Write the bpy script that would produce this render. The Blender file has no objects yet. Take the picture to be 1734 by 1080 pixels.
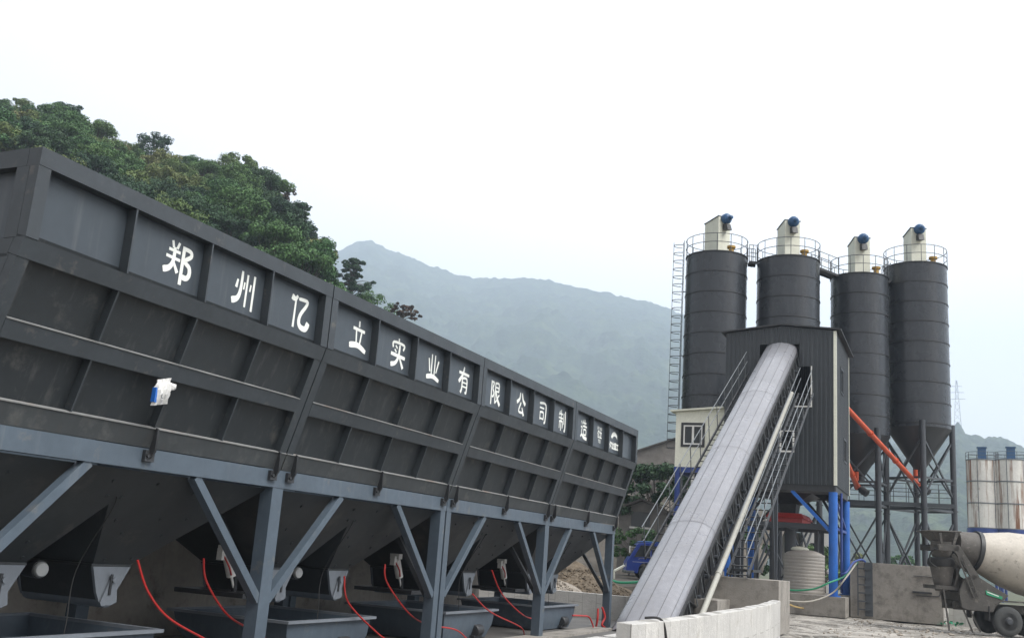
import bpy, math, random
from mathutils import Vector, Matrix, noise
S = bpy.context.scene
COL = S.collection
R = math.radians
random.seed(7)

# ------------------------------------------------------------------ camera, world, sun, exposure
F, PITCH, ROLL, YAW, EYE = 1680.885, 0.2270, 0.0730, -0.4248, 1.9
def cam_axes():
    cy, sy = math.cos(YAW), math.sin(YAW)
    fw = Vector((sy*math.cos(PITCH), cy*math.cos(PITCH), math.sin(PITCH)))
    rt = Vector((cy, -sy, 0)); up = rt.cross(fw)
    r2 = math.cos(ROLL)*rt + math.sin(ROLL)*up
    u2 = -math.sin(ROLL)*rt + math.cos(ROLL)*up
    return r2, u2, fw
CR, CU, CF = cam_axes()
cd = bpy.data.cameras.new('camera'); cam = bpy.data.objects.new('camera', cd); COL.objects.link(cam)
cd.sensor_width = 36; cd.sensor_fit = 'HORIZONTAL'; cd.lens = F/1734*36
cd.clip_start = 0.1; cd.clip_end = 14000
cam.matrix_world = Matrix(((CR.x, CU.x, -CF.x, 0), (CR.y, CU.y, -CF.y, 0), (CR.z, CU.z, -CF.z, EYE), (0, 0, 0, 1)))
S.camera = cam
EYEV = Vector((0, 0, EYE))
def ray(px, py):
    return CR*((px-867)/F) - CU*((py-540)/F) + CF
def pt(px, py, X=None, Y=None, Z=None, D=None):
    """a point of the place measured in the photograph, on a known plane X / Y / Z or at a known depth D"""
    d = ray(px, py)
    if X is not None: t = (X-EYEV.x)/d.x
    elif Y is not None: t = (Y-EYEV.y)/d.y
    elif Z is not None: t = (Z-EYEV.z)/d.z
    else: t = D
    return EYEV + d*t

SUN_EL, SUN_AZ = R(50), R(100)          # azimuth from +Y towards +X
w = bpy.data.worlds.new('World'); S.world = w; w.use_nodes = True
nt = w.node_tree; nt.nodes.clear()
out = nt.nodes.new('ShaderNodeOutputWorld'); bg = nt.nodes.new('ShaderNodeBackground')
sky = nt.nodes.new('ShaderNodeTexSky'); sky.sky_type = 'NISHITA'; sky.sun_disc = False
sky.sun_elevation = SUN_EL; sky.sun_rotation = SUN_AZ
sky.air_density = 1.0; sky.dust_density = 4.0; sky.ozone_density = 1.0
cl = nt.nodes.new('ShaderNodeMix'); cl.data_type = 'RGBA'; cl.inputs[0].default_value = 0.86
# closed cloud layer over the sky, thinner and brighter towards +Y
wt = nt.nodes.new('ShaderNodeTexCoord'); wd_ = nt.nodes.new('ShaderNodeVectorMath'); wd_.operation = 'DOT_PRODUCT'; wd_.inputs[1].default_value = (0.30, 0.90, 0.30)
wr = nt.nodes.new('ShaderNodeMapRange'); wr.inputs[1].default_value = -0.25; wr.inputs[2].default_value = 0.95; wr.inputs[3].default_value = 2.0; wr.inputs[4].default_value = 7.9
ws_ = nt.nodes.new('ShaderNodeVectorMath'); ws_.operation = 'SCALE'; ws_.inputs[0].default_value = (1.04, 1.01, 1.0)
nt.links.new(wt.outputs['Generated'], wd_.inputs[0]); nt.links.new(wd_.outputs['Value'], wr.inputs[0]); nt.links.new(wr.outputs[0], ws_.inputs['Scale']); nt.links.new(ws_.outputs[0], cl.inputs[7])
nt.links.new(sky.outputs[0], cl.inputs[6]); nt.links.new(cl.outputs[2], bg.inputs[0])
bg.inputs[1].default_value = 0.15
nt.links.new(bg.outputs[0], out.inputs[0])
sd = bpy.data.lights.new('sun', 'SUN'); so = bpy.data.objects.new('sun', sd); COL.objects.link(so)
sd.energy = 2.1; sd.angle = R(38); sd.color = (1, 0.985, 0.96)
sv = Vector((math.sin(SUN_AZ)*math.cos(SUN_EL), math.cos(SUN_AZ)*math.cos(SUN_EL), math.sin(SUN_EL)))
so.rotation_euler = sv.to_track_quat('Z', 'Y').to_euler(); so.location = (30, 20, 60)
S.view_settings.view_transform = 'Standard'; S.view_settings.look = 'None'
S.view_settings.gamma = 1; S.view_settings.exposure = 1.22
S.cycles.max_bounces = 6; S.cycles.diffuse_bounces = 3; S.cycles.volume_bounces = 1
S.cycles.transparent_max_bounces = 6

# ------------------------------------------------------------------ materials
MATS = {}
def mat(name, col, rough=0.55, metal=0.0, var=0.18, scale=1.2, spots=None, spot_amt=0.5, spot_scale=2.5,
        streak=None, streak_amt=0.35, bump=0.0, bump_scale=30, spec=0.5, streak_scale=2.4, stretch=(1, 1, 1)):
    m = bpy.data.materials.new(name); m.use_nodes = True; n = m.node_tree; L = n.links
    b = n.nodes['Principled BSDF']
    b.inputs['Roughness'].default_value = rough; b.inputs['Metallic'].default_value = metal
    b.inputs['Specular IOR Level'].default_value = spec
    tc = n.nodes.new('ShaderNodeTexCoord'); oi = n.nodes.new('ShaderNodeObjectInfo')
    mul = n.nodes.new('ShaderNodeVectorMath'); mul.operation = 'SCALE'; mul.inputs[0].default_value = (37, 53, 71)
    L.new(oi.outputs['Random'], mul.inputs['Scale'])
    ad = n.nodes.new('ShaderNodeVectorMath'); L.new(tc.outputs['Object'], ad.inputs[0]); L.new(mul.outputs[0], ad.inputs[1])
    st = n.nodes.new('ShaderNodeVectorMath'); st.operation = 'MULTIPLY'; st.inputs[1].default_value = stretch
    L.new(ad.outputs[0], st.inputs[0])
    vec = st.outputs[0]
    def nz(sc, det=5, ro=0.6, v=vec):
        t = n.nodes.new('ShaderNodeTexNoise'); t.inputs['Scale'].default_value = sc
        t.inputs['Detail'].default_value = det; t.inputs['Roughness'].default_value = ro
        L.new(v, t.inputs['Vector']); return t.outputs['Fac']
    def ramp(s, a, bb):
        r = n.nodes.new('ShaderNodeMapRange'); r.inputs[1].default_value = a; r.inputs[2].default_value = bb
        L.new(s, r.inputs[0]); return r.outputs[0]
    def mix(f, a, c2):
        x = n.nodes.new('ShaderNodeMix'); x.data_type = 'RGBA'
        if isinstance(f, float): x.inputs[0].default_value = f
        else: L.new(f, x.inputs[0])
        for i, q in ((6, a), (7, c2)):
            if isinstance(q, tuple): x.inputs[i].default_value = (*q, 1)
            else: L.new(q, x.inputs[i])
        return x.outputs[2]
    lo = tuple(c*(1-var) for c in col); hi = tuple(min(1, c*(1+var)) for c in col)
    c = mix(ramp(nz(scale), 0.3, 0.7), lo, hi)
    c = mix(ramp(nz(scale*9, 3), 0.2, 1.1), c, tuple(x*0.72 for x in col))
    if spots:
        f = ramp(nz(spot_scale, 8, 0.7), 0.62-0.12*spot_amt, 0.78-0.05*spot_amt); c = mix(f, c, spots)
    if streak:
        sm = n.nodes.new('ShaderNodeVectorMath'); sm.operation = 'MULTIPLY'; sm.inputs[1].default_value = (3.0, 3.0, 0.22)
        L.new(vec, sm.inputs[0]); s2 = ramp(nz(streak_scale, 6, 0.65, sm.outputs[0]), 0.55 if streak_scale > 1 else 0.5, 0.8 if streak_scale > 1 else 0.6)
        mm = n.nodes.new('ShaderNodeMath'); mm.operation = 'MULTIPLY'; mm.inputs[1].default_value = streak_amt
        L.new(s2, mm.inputs[0]); c = mix(mm.outputs[0], c, streak)
    L.new(c, b.inputs['Base Color'])
    rr = n.nodes.new('ShaderNodeMapRange'); rr.inputs[3].default_value = max(0, rough-0.12); rr.inputs[4].default_value = min(1, rough+0.12)
    L.new(nz(scale*2.3), rr.inputs[0]); L.new(rr.outputs[0], b.inputs['Roughness'])
    if bump:
        bp = n.nodes.new('ShaderNodeBump'); bp.inputs['Strength'].default_value = bump; bp.inputs['Distance'].default_value = 0.05
        L.new(nz(bump_scale, 6), bp.inputs['Height']); L.new(bp.outputs[0], b.inputs['Normal'])
    MATS[name] = m
    return m
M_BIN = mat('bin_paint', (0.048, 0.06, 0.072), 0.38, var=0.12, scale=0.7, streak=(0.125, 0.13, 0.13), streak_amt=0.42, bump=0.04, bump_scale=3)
M_BINL = mat('bin_paint_shaded_dusty', (0.019, 0.024, 0.0275), 0.5, var=0.18, scale=0.8, streak=(0.105, 0.105, 0.10), streak_amt=0.5, spots=(0.07, 0.069, 0.064), spot_amt=0.3, bump=0.05, bump_scale=4)  # same bin paint, shade of the lower panels put into the base; dust on top
M_RAIL = mat('rail_paint', (0.037, 0.045, 0.052), 0.5, var=0.2, scale=1.5, spots=(0.10, 0.095, 0.085), spot_amt=0.25, spot_scale=5)
M_FOOT = mat('foot_rail_dusty', (0.044, 0.050, 0.053), 0.6, var=0.25, scale=1.2, spots=(0.095, 0.098, 0.094), spot_amt=0.6, spot_scale=2.2, streak=(0.085, 0.065, 0.045), streak_amt=0.25)
M_EDGE = mat('lit_worn_edge', (0.25, 0.255, 0.25), 0.5, var=0.4, scale=3, spots=(0.16, 0.08, 0.04), spot_amt=0.55, spot_scale=1.5)  # pale tone holds the sky light on the rail tops, along with wear
M_FRAME = mat('frame_paint', (0.078, 0.104, 0.132), 0.45, var=0.14, scale=1.1, streak=(0.2, 0.21, 0.21), streak_amt=0.3, spots=(0.16, 0.15, 0.13), spot_amt=0.2)
M_HOP = mat('hopper_steel', (0.0317, 0.0361, 0.0387), 0.45, var=0.25, scale=0.9, spots=(0.075, 0.072, 0.066), spot_amt=0.4, spot_scale=1.3)
M_GATE = mat('gate_paint', (0.17, 0.19, 0.215), 0.45, var=0.15)
M_DARK = mat('dark_steel', (0.03, 0.032, 0.035), 0.5, var=0.3, scale=3)
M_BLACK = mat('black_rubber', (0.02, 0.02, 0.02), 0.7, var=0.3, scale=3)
M_WHITE = mat('white_letter_paint', (0.82, 0.84, 0.79), 0.6, var=0.06, scale=6)
M_WHITE2 = mat('white_enamel', (0.78, 0.78, 0.75), 0.5, var=0.1, scale=3)
M_CREAM = mat('cream_panel', (0.8, 0.81, 0.69), 0.5, var=0.07, scale=1.5, streak=(0.42, 0.39, 0.3), streak_amt=0.25)
M_BOXW = mat('collector_white', (0.70, 0.71, 0.60), 0.55, var=0.1, scale=2, streak=(0.4, 0.38, 0.3), streak_amt=0.4)
M_BOXG = mat('motor_cover_grey', (0.33, 0.34, 0.34), 0.5, var=0.15)
M_RED = mat('red_hose', (0.42, 0.025, 0.022), 0.4, var=0.15, scale=5)
M_REDP = mat('red_paint', (0.42, 0.03, 0.025), 0.5, var=0.2)
M_ORANGE = mat('orange_paint', (0.56, 0.085, 0.028), 0.5, var=0.18, scale=2)
M_BLUE = mat('blue_column_paint', (0.016, 0.125, 0.47), 0.42, var=0.15, scale=2)
M_BLUED = mat('blue_dark_paint', (0.022, 0.055, 0.24), 0.4, var=0.15, scale=2)
M_FANB = mat('fan_blue', (0.02, 0.085, 0.20), 0.35, var=0.15)
M_TRUCKB = mat('truck_blue', (0.012, 0.05, 0.33), 0.35, var=0.15, scale=2)
M_TRUCKR = mat('truck_roof_blue', (0.06, 0.19, 0.55), 0.35, var=0.1)
M_GLASS = mat('window_glass', (0.02, 0.025, 0.028), 0.12, var=0.2)
M_YEL = mat('yellow_valve', (0.45, 0.27, 0.05), 0.5, var=0.15)
M_SILO = mat('silo_paint', (0.0352, 0.0405, 0.0475), 0.28, var=0.10, scale=0.35, streak=(0.10, 0.102, 0.104), streak_amt=0.5, bump=0.015, bump_scale=1.0)
M_SEAM = mat('silo_seam', (0.022, 0.024, 0.027), 0.5, var=0.15)
M_CONE = mat('silo_cone_paint', (0.0352, 0.0396, 0.044), 0.42, var=0.1, scale=0.5)
M_LEG = mat('leg_paint', (0.0484, 0.0546, 0.0634), 0.45, var=0.15, scale=1)
M_CLAD = mat('cladding_grey', (0.0378, 0.0449, 0.051), 0.42, var=0.14, scale=0.5, streak=(0.11, 0.115, 0.12), streak_amt=0.4)
M_COVER = mat('conveyor_cover_sheet', (0.245, 0.25, 0.272), 0.30, metal=0.0, var=0.15, scale=0.6, spots=(0.215, 0.21, 0.205), spot_amt=0.45, spot_scale=1.6, streak=(0.42, 0.41, 0.40), streak_amt=0.3, bump=0.12, bump_scale=2.2)
M_SEAMC = mat('cover_seam', (0.13, 0.13, 0.14), 0.6)
M_PIPE = mat('cream_pipe', (0.38, 0.375, 0.33), 0.5, var=0.12, scale=2, spots=(0.3, 0.24, 0.14), spot_amt=0.2)
M_GALV = mat('galvanised_rail', (0.17, 0.185, 0.195), 0.45, metal=0.3, var=0.2, scale=5)
M_RAILD = mat('dark_handrail', (0.07, 0.08, 0.09), 0.5, var=0.2)
M_TANK = mat('poly_tank', (0.36, 0.335, 0.30), 0.55, var=0.1, scale=1, streak=(0.3, 0.27, 0.22), streak_amt=0.5)
M_DRUM = mat('drum_cement', (0.52, 0.48, 0.415), 0.55, var=0.2, scale=1.2, spots=(0.13, 0.12, 0.10), spot_amt=0.45, spot_scale=4, streak=(0.5, 0.47, 0.42), streak_amt=0.4, bump=0.15, bump_scale=14)
M_DRUMD = mat('drum_dirty', (0.10, 0.092, 0.082), 0.7, var=0.3, scale=2, spots=(0.26, 0.245, 0.22), spot_amt=0.35, spot_scale=5, bump=0.3, bump_scale=14)
M_CHASS = mat('truck_dirty_steel', (0.062, 0.058, 0.052), 0.7, var=0.35, scale=2.2, spots=(0.20, 0.185, 0.16), spot_amt=0.35, spot_scale=4, bump=0.2, bump_scale=18)
M_TYRE = mat('tyre_rubber', (0.055, 0.058, 0.058), 0.8, var=0.2, scale=3, spots=(0.13, 0.125, 0.11), spot_amt=0.3)
M_GREEN = mat('green_hose', (0.02, 0.26, 0.13), 0.45, var=0.15)
M_YHOSE = mat('yellow_hose', (0.48, 0.33, 0.10), 0.5, var=0.15)
M_GHOSE = mat('grey_hose', (0.35, 0.33, 0.28), 0.5, var=0.15)
M_OLD = mat('old_tank_white', (0.76, 0.74, 0.69), 0.6, var=0.1, scale=0.6, streak=(0.20, 0.085, 0.035), streak_amt=1.0, streak_scale=0.4, spots=(0.25, 0.13, 0.07), spot_amt=0.15, spot_scale=0.9, stretch=(1, 1, 0.8))
M_PALE = mat('pale_wall', (0.62, 0.61, 0.58), 0.7, var=0.1, scale=0.6)
M_STONE = mat('rubble_stone_wall', (0.17, 0.158, 0.145), 0.85, var=0.35, scale=0.8, spots=(0.10, 0.085, 0.07), spot_amt=0.5, bump=0.5, bump_scale=3)
M_ROOF = mat('old_roof_tiles', (0.075, 0.068, 0.062), 0.8, var=0.3, scale=1)
M_EARTH = mat('earth_slope', (0.105, 0.092, 0.075), 0.9, var=0.45, scale=0.5, spots=(0.045, 0.055, 0.03), spot_amt=0.8, spot_scale=0.6, bump=0.6, bump_scale=1.5)
M_BARK = mat('bark', (0.07, 0.055, 0.042), 0.9, var=0.3, scale=2)
M_CLOTH = mat('plastic_sack', (0.72, 0.72, 0.70), 0.45, var=0.12, scale=9, spots=(0.45, 0.45, 0.5), spot_amt=0.3, spot_scale=6)

def mat_concrete(name, col, boards=True, stain=(0.2, 0.19, 0.17), amt=0.5, dark=0.6):
    m = mat(name, col, 0.85, var=0.16, scale=0.9, spots=stain, spot_amt=amt, spot_scale=1.6, streak=tuple(c*dark for c in col), streak_amt=0.75, bump=0.25, bump_scale=22)
    if boards:
        n = m.node_tree; L = n.links; b = n.nodes['Principled BSDF']
        src = b.inputs['Base Color'].links[0].from_socket
        tc = n.nodes.new('ShaderNodeTexCoord'); sp = n.nodes.new('ShaderNodeSeparateXYZ'); L.new(tc.outputs['Object'], sp.inputs[0])
        cb = n.nodes.new('ShaderNodeCombineXYZ')
        ad = n.nodes.new('ShaderNodeMath'); L.new(sp.outputs[0], ad.inputs[0]); L.new(sp.outputs[1], ad.inputs[1])
        L.new(sp.outputs[2], cb.inputs[0]); L.new(ad.outputs[0], cb.inputs[1])
        wn = n.nodes.new('ShaderNodeTexNoise'); wn.inputs['Scale'].default_value = 1.5; L.new(tc.outputs['Object'], wn.inputs['Vector'])
        wm = n.nodes.new('ShaderNodeVectorMath'); wm.operation = 'SCALE'; wm.inputs['Scale'].default_value = 0.05; L.new(wn.outputs['Color'], wm.inputs[0])
        wa = n.nodes.new('ShaderNodeVectorMath'); L.new(cb.outputs[0], wa.inputs[0]); L.new(wm.outputs[0], wa.inputs[1])
        br = n.nodes.new('ShaderNodeTexBrick'); L.new(wa.outputs[0], br.inputs['Vector'])
        br.inputs['Scale'].default_value = 1; br.inputs['Brick Width'].default_value = 0.75; br.inputs['Row Height'].default_value = 0.46
        br.inputs['Mortar Size'].default_value = 0.008; br.inputs['Mortar Smooth'].default_value = 0.4; br.offset = 0.37
        br.inputs['Color1'].default_value = (1, 1, 1, 1); br.inputs['Color2'].default_value = (0.86, 0.86, 0.87, 1); br.inputs['Mortar'].default_value = (0.45, 0.44, 0.42, 1)
        mx = n.nodes.new('ShaderNodeMix'); mx.data_type = 'RGBA'; mx.blend_type = 'MULTIPLY'; mx.inputs[0].default_value = 0.8
        L.new(src, mx.inputs[6]); L.new(br.outputs[0], mx.inputs[7]); L.new(mx.outputs[2], b.inputs['Base Color'])
    return m
M_WALL = mat_concrete('formed_concrete_pale', (0.55, 0.54, 0.51), True, (0.30, 0.28, 0.24), 0.4)
M_CONC = mat_concrete('concrete_grey', (0.29, 0.27, 0.24), False, (0.10, 0.09, 0.08), 1.1)
M_CONCD = mat_concrete('concrete_brown', (0.38, 0.35, 0.31), False, (0.09, 0.08, 0.07), 0.6)

def mat_ground():
    m = bpy.data.materials.new('ground_cement_mud'); m.use_nodes = True; n = m.node_tree; L = n.links; b = n.nodes['Principled BSDF']
    tc = n.nodes.new('ShaderNodeTexCoord')
    def nz(sc, det=6, ro=0.62, st=(1, 1, 1)):
        mm = n.nodes.new('ShaderNodeVectorMath'); mm.operation = 'MULTIPLY'; mm.inputs[1].default_value = st; L.new(tc.outputs['Object'], mm.inputs[0])
        t = n.nodes.new('ShaderNodeTexNoise'); t.inputs['Scale'].default_value = sc; t.inputs['Detail'].default_value = det; t.inputs['Roughness'].default_value = ro
        L.new(mm.outputs[0], t.inputs['Vector']); return t.outputs['Fac']
    def rp(s, a, c, lo=0, hi=1):
        r = n.nodes.new('ShaderNodeMapRange'); r.inputs[1].default_value = a; r.inputs[2].default_value = c; r.inputs[3].default_value = lo; r.inputs[4].default_value = hi
        L.new(s, r.inputs[0]); return r.outputs[0]
    def mix(f, a, c):
        x = n.nodes.new('ShaderNodeMix'); x.data_type = 'RGBA'; L.new(f, x.inputs[0])
        for i, q in ((6, a), (7, c)):
            if isinstance(q, tuple): x.inputs[i].default_value = (*q, 1)
            else: L.new(q, x.inputs[i])
        return x.outputs[2]
    c = mix(rp(nz(0.35), 0.35, 0.65), (0.20, 0.185, 0.16), (0.46, 0.43, 0.385))
    c = mix(rp(nz(0.9, 8, 0.72, (0.7, 1.0, 1)), 0.47, 0.60), c, (0.105, 0.095, 0.08))
    c = mix(rp(nz(4, 8, 0.8), 0.52, 0.62), c, (0.58, 0.555, 0.50))
    c = mix(rp(nz(22, 4, 0.7), 0.6, 0.7), c, (0.11, 0.10, 0.09))
    # scrub and fields further out
    ln = n.nodes.new('ShaderNodeVectorMath'); ln.operation = 'LENGTH'; L.new(tc.outputs['Object'], ln.inputs[0])
    c = mix(rp(ln.outputs['Value'], 85, 130), c, (0.085, 0.095, 0.05))
    L.new(c, b.inputs['Base Color']); b.inputs['Roughness'].default_value = 0.9
    bp = n.nodes.new('ShaderNodeBump'); bp.inputs['Strength'].default_value = 0.9; bp.inputs['Distance'].default_value = 0.12
    L.new(nz(3.5, 9, 0.72), bp.inputs['Height']); L.new(bp.outputs[0], b.inputs['Normal'])
    return m
M_GROUND = mat_ground()
M_LOWB = mat('low_bounce_dark', (0.11, 0.105, 0.098), 0.7, var=0.3, scale=0.8, spots=(0.16, 0.15, 0.13), spot_amt=0.3)  # dark on purpose, so little light bounces up under the bins

def mat_forest(name, cols, scale, bump=0.0, bs=1.0):
    m = bpy.data.materials.new(name); m.use_nodes = True; n = m.node_tree; L = n.links; b = n.nodes['Principled BSDF']
    tc = n.nodes.new('ShaderNodeTexCoord')
    t = n.nodes.new('ShaderNodeTexNoise'); t.inputs['Scale'].default_value = scale; t.inputs['Detail'].default_value = 8; t.inputs['Roughness'].default_value = 0.7
    L.new(tc.outputs['Object'], t.inputs['Vector'])
    r = n.nodes.new('ShaderNodeValToRGB'); L.new(t.outputs['Fac'], r.inputs[0])
    e = r.color_ramp.elements; e[0].position = 0.33; e[1].position = 0.68
    e[0].color = (*cols[0], 1); e[1].color = (*cols[-1], 1)
    for i, c in enumerate(cols[1:-1]):
        k = e.new(0.33+0.35*(i+1)/(len(cols)-1)); k.color = (*c, 1)
    L.new(r.outputs[0], b.inputs['Base Color']); b.inputs['Roughness'].default_value = 0.9; b.inputs['Specular IOR Level'].default_value = 0.1
    if bump:
        t2 = n.nodes.new('ShaderNodeTexNoise'); t2.inputs['Scale'].default_value = bs; t2.inputs['Detail'].default_value = 6; L.new(tc.outputs['Object'], t2.inputs['Vector'])
        bp = n.nodes.new('ShaderNodeBump'); bp.inputs['Strength'].default_value = bump; bp.inputs['Distance'].default_value = 8
        L.new(t2.outputs['Fac'], bp.inputs['Height']); L.new(bp.outputs[0], b.inputs['Normal'])
    return m
M_MOUNT = mat_forest('forested_mountain', [(0.008, 0.018, 0.010), (0.024, 0.044, 0.020), (0.075, 0.10, 0.038)], 0.018, 1.0, 0.045)
M_HILL = mat_forest('hill_undergrowth', [(0.02, 0.03, 0.012), (0.04, 0.055, 0.02), (0.07, 0.06, 0.03)], 0.15)

def mat_leaf(name, c0, c1, c2):
    m = bpy.data.materials.new(name); m.use_nodes = True; n = m.node_tree; L = n.links; b = n.nodes['Principled BSDF']
    oi = n.nodes.new('ShaderNodeObjectInfo'); geo = n.nodes.new('ShaderNodeNewGeometry')
    r = n.nodes.new('ShaderNodeValToRGB'); L.new(oi.outputs['Random'], r.inputs[0])
    e = r.color_ramp.elements; e[0].color = (*c0, 1); e[1].color = (*c2, 1); k = e.new(0.5); k.color = (*c1, 1)
    r2 = n.nodes.new('ShaderNodeMapRange'); r2.inputs[3].default_value = 0.62; r2.inputs[4].default_value = 1.45
    L.new(geo.outputs['Random Per Island'], r2.inputs[0])
    mx = n.nodes.new('ShaderNodeVectorMath'); mx.operation = 'SCALE'; L.new(r.outputs[0], mx.inputs[0]); L.new(r2.outputs[0], mx.inputs['Scale'])
    L.new(mx.outputs[0], b.inputs['Base Color']); b.inputs['Roughness'].default_value = 0.6; b.inputs['Specular IOR Level'].default_value = 0.25
    return m
M_LEAF = mat_leaf('broad_leaves', (0.045, 0.112, 0.036), (0.075, 0.145, 0.044), (0.12, 0.155, 0.05))
M_LEAFD = mat_leaf('dark_leaves', (0.020, 0.050, 0.024), (0.030, 0.068, 0.030), (0.045, 0.085, 0.034))
M_LEAFY = mat_leaf('yellowing_leaves', (0.105, 0.155, 0.048), (0.14, 0.165, 0.055), (0.15, 0.145, 0.06))
M_LEAFR = mat_leaf('russet_leaves', (0.07, 0.045, 0.03), (0.085, 0.05, 0.035), (0.06, 0.05, 0.035))

# ------------------------------------------------------------------ mesh helpers
ORG = {}
class MB:
    def __init__(s): s.v = []; s.f = []
    def add(s, vs, fs):
        o = len(s.v); s.v += [Vector(p) for p in vs]; s.f += [tuple(i+o for i in q) for q in fs]; return s
    def box(s, x0, x1, y0, y1, z0, z1):
        return s.add([(x0, y0, z0), (x1, y0, z0), (x1, y1, z0), (x0, y1, z0), (x0, y0, z1), (x1, y0, z1), (x1, y1, z1), (x0, y1, z1)],
                     [(0, 3, 2, 1), (4, 5, 6, 7), (0, 1, 5, 4), (1, 2, 6, 5), (2, 3, 7, 6), (3, 0, 4, 7)])
    def hexa(s, a, b):           # two quads (bottom, top)
        return s.add(list(a)+list(b), [(0, 3, 2, 1), (4, 5, 6, 7), (0, 1, 5, 4), (1, 2, 6, 5), (2, 3, 7, 6), (3, 0, 4, 7)])
    def bar(s, p, q, w, h=None, up=(0, 0, 1)):
        p = Vector(p); q = Vector(q); d = (q-p).normalized(); h = h or w; up = Vector(up)
        if abs(d.dot(up)) > 0.98: up = Vector((0, 1, 0)) if abs(d.y) < 0.9 else Vector((1, 0, 0))
        a = d.cross(up).normalized()*(w/2); b = a.cross(d).normalized()*(h/2)
        return s.hexa([p-a-b, p+a-b, p+a+b, p-a+b], [q-a-b, q+a-b, q+a+b, q-a+b])
    def prism(s, poly, off):
        off = Vector(off); n = len(poly); P = [Vector(p) for p in poly]
        return s.add(P+[p+off for p in P], [tuple(range(n-1, -1, -1)), tuple(range(n, 2*n))]+[(i, (i+1) % n, n+(i+1) % n, n+i) for i in range(n)])
    def ring(s, c, a, b, r, n): return [c+(a*math.cos(2*math.pi*i/n)+b*math.sin(2*math.pi*i/n))*r for i in range(n)]
    def frame(s, d):
        d = d.normalized(); u = Vector((0, 0, 1)) if abs(d.z) < 0.9 else Vector((1, 0, 0))
        a = d.cross(u).normalized(); return a, a.cross(d).normalized()
    def lathe(s, c, axis, prof, n=24, cap=True):   # prof: (distance along axis, radius)
        c = Vector(c); ax = Vector(axis).normalized(); a, b = s.frame(ax); vs = []; fs = []
        for t, r in prof: vs += s.ring(c+ax*t, a, b, max(r, 1e-4), n)
        for k in range(len(prof)-1):
            for i in range(n): j = (i+1) % n; fs.append((k*n+i, k*n+j, (k+1)*n+j, (k+1)*n+i))
        if cap: fs += [tuple(range(n-1, -1, -1)), tuple(range((len(prof)-1)*n, len(prof)*n))]
        return s.add(vs, fs)
    def tube(s, p, q, r, r2=None, n=10):
        p = Vector(p); q = Vector(q); return s.lathe(p, q-p, [(0, r), ((q-p).length, r if r2 is None else r2)], n)
    def path(s, pts, r, n=8, closed=False):
        pts = [Vector(p) for p in pts]; m = len(pts); vs = []; fs = []; a0 = None
        for i, p in enumerate(pts):
            d = (pts[(i+1) % m]-pts[i-1]) if closed else (pts[min(i+1, m-1)]-pts[max(i-1, 0)])
            if d.length < 1e-6: d = Vector((0, 0, 1))
            d.normalize()
            if a0 is None: a, b = s.frame(d)
            else: a = (a0-d*a0.dot(d)).normalized(); b = a.cross(d).normalized()
            a0 = a; vs += s.ring(p, a, b, r, n)
        for k in range(m if closed else m-1):
            k2 = (k+1) % m
            for i in range(n): j = (i+1) % n; fs.append((k*n+i, k*n+j, k2*n+j, k2*n+i))
        if not closed: fs += [tuple(range(n-1, -1, -1)), tuple(range((m-1)*n, m*n))]
        return s.add(vs, fs)
    def xform(s, M):
        s.v = [M @ p for p in s.v]; return s
    def build(s, name, m, parent=None, smooth=True, bevel=0.0):
        o = ORG.get(parent.name, Vector()) if parent else Vector()
        me = bpy.data.meshes.new(name); me.from_pydata([p-o for p in s.v], [], s.f)
        me.materials.append(m); me.update()
        if smooth:
            for p in me.polygons: p.use_smooth = True
            me.set_sharp_from_angle(angle=R(38))
        ob = bpy.data.objects.new(name, me); COL.objects.link(ob)
        if parent: ob.parent = parent
        ORG[ob.name] = o
        if bevel:
            md = ob.modifiers.new('bevel', 'BEVEL'); md.width = bevel; md.segments = 2; md.limit_method = 'ANGLE'
        return ob
def tag(o, label=None, cat=None, group=None, kind=None):
    for k, v in (('label', label), ('category', cat), ('group', group), ('kind', kind)):
        if v: o[k] = v
    return o
def thing(name, label, cat, loc=(0, 0, 0), rz=0, group=None, local=False):
    o = bpy.data.objects.new(name, None); COL.objects.link(o); o.location = loc; o.rotation_euler.z = rz; o.empty_display_size = 0.3
    ORG[o.name] = Vector() if local else Vector(loc)
    return tag(o, label, cat, group)
def struct(o): o['kind'] = 'structure'; return o
def children(o): return [c for c in o.children]
def copy_tree(o, parent=None):
    c = o.copy(); COL.objects.link(c); ORG[c.name] = Vector(ORG.get(o.name, Vector()))
    if parent: c.parent = parent
    for ch in children(o): copy_tree(ch, c)
    return c
def smooth_curve(pts, k=6):
    P = [Vector(p) for p in pts]; out = []
    for i in range(len(P)-1):
        p0 = P[max(i-1, 0)]; p1 = P[i]; p2 = P[i+1]; p3 = P[min(i+2, len(P)-1)]
        for j in range(k):
            t = j/k
            out.append(0.5*((2*p1)+(p2-p0)*t+(2*p0-5*p1+4*p2-p3)*t*t+(3*p1-p0-3*p2+p3)*t**3))
    return out+[P[-1]]

# ------------------------------------------------------------------ ground, hills
NG = 60
g = MB()
xs = [-4300, -900, -300, -120, -60, -40, -20, -10]+[-4+0.45*i for i in range(32)]+[12, 16, 24, 60, 120, 300, 900, 3200]
ys = [-110, -60, -20, 0, 10, 20]+[25+0.45*i for i in range(60)]+[54, 60, 80, 100, 160, 300, 900, 5200]
for y in ys:
    for x in xs:
        zz = 0.0
        if -4.1 < x < 10.2 and 24.5 < y < 52:
            zz = 0.08*noise.noise(Vector((x*0.5, y*0.9, 0)))+0.06*noise.noise(Vector((x*1.4, y*1.6, 5)))-0.06
        g.v.append(Vector((x, y, zz)))
for j in range(len(ys)-1):
    for i in range(len(xs)-1): a = j*len(xs)+i; g.f.append((a, a+1, a+1+len(xs), a+len(xs)))
struct(g.build('ground', M_GROUND))

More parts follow.
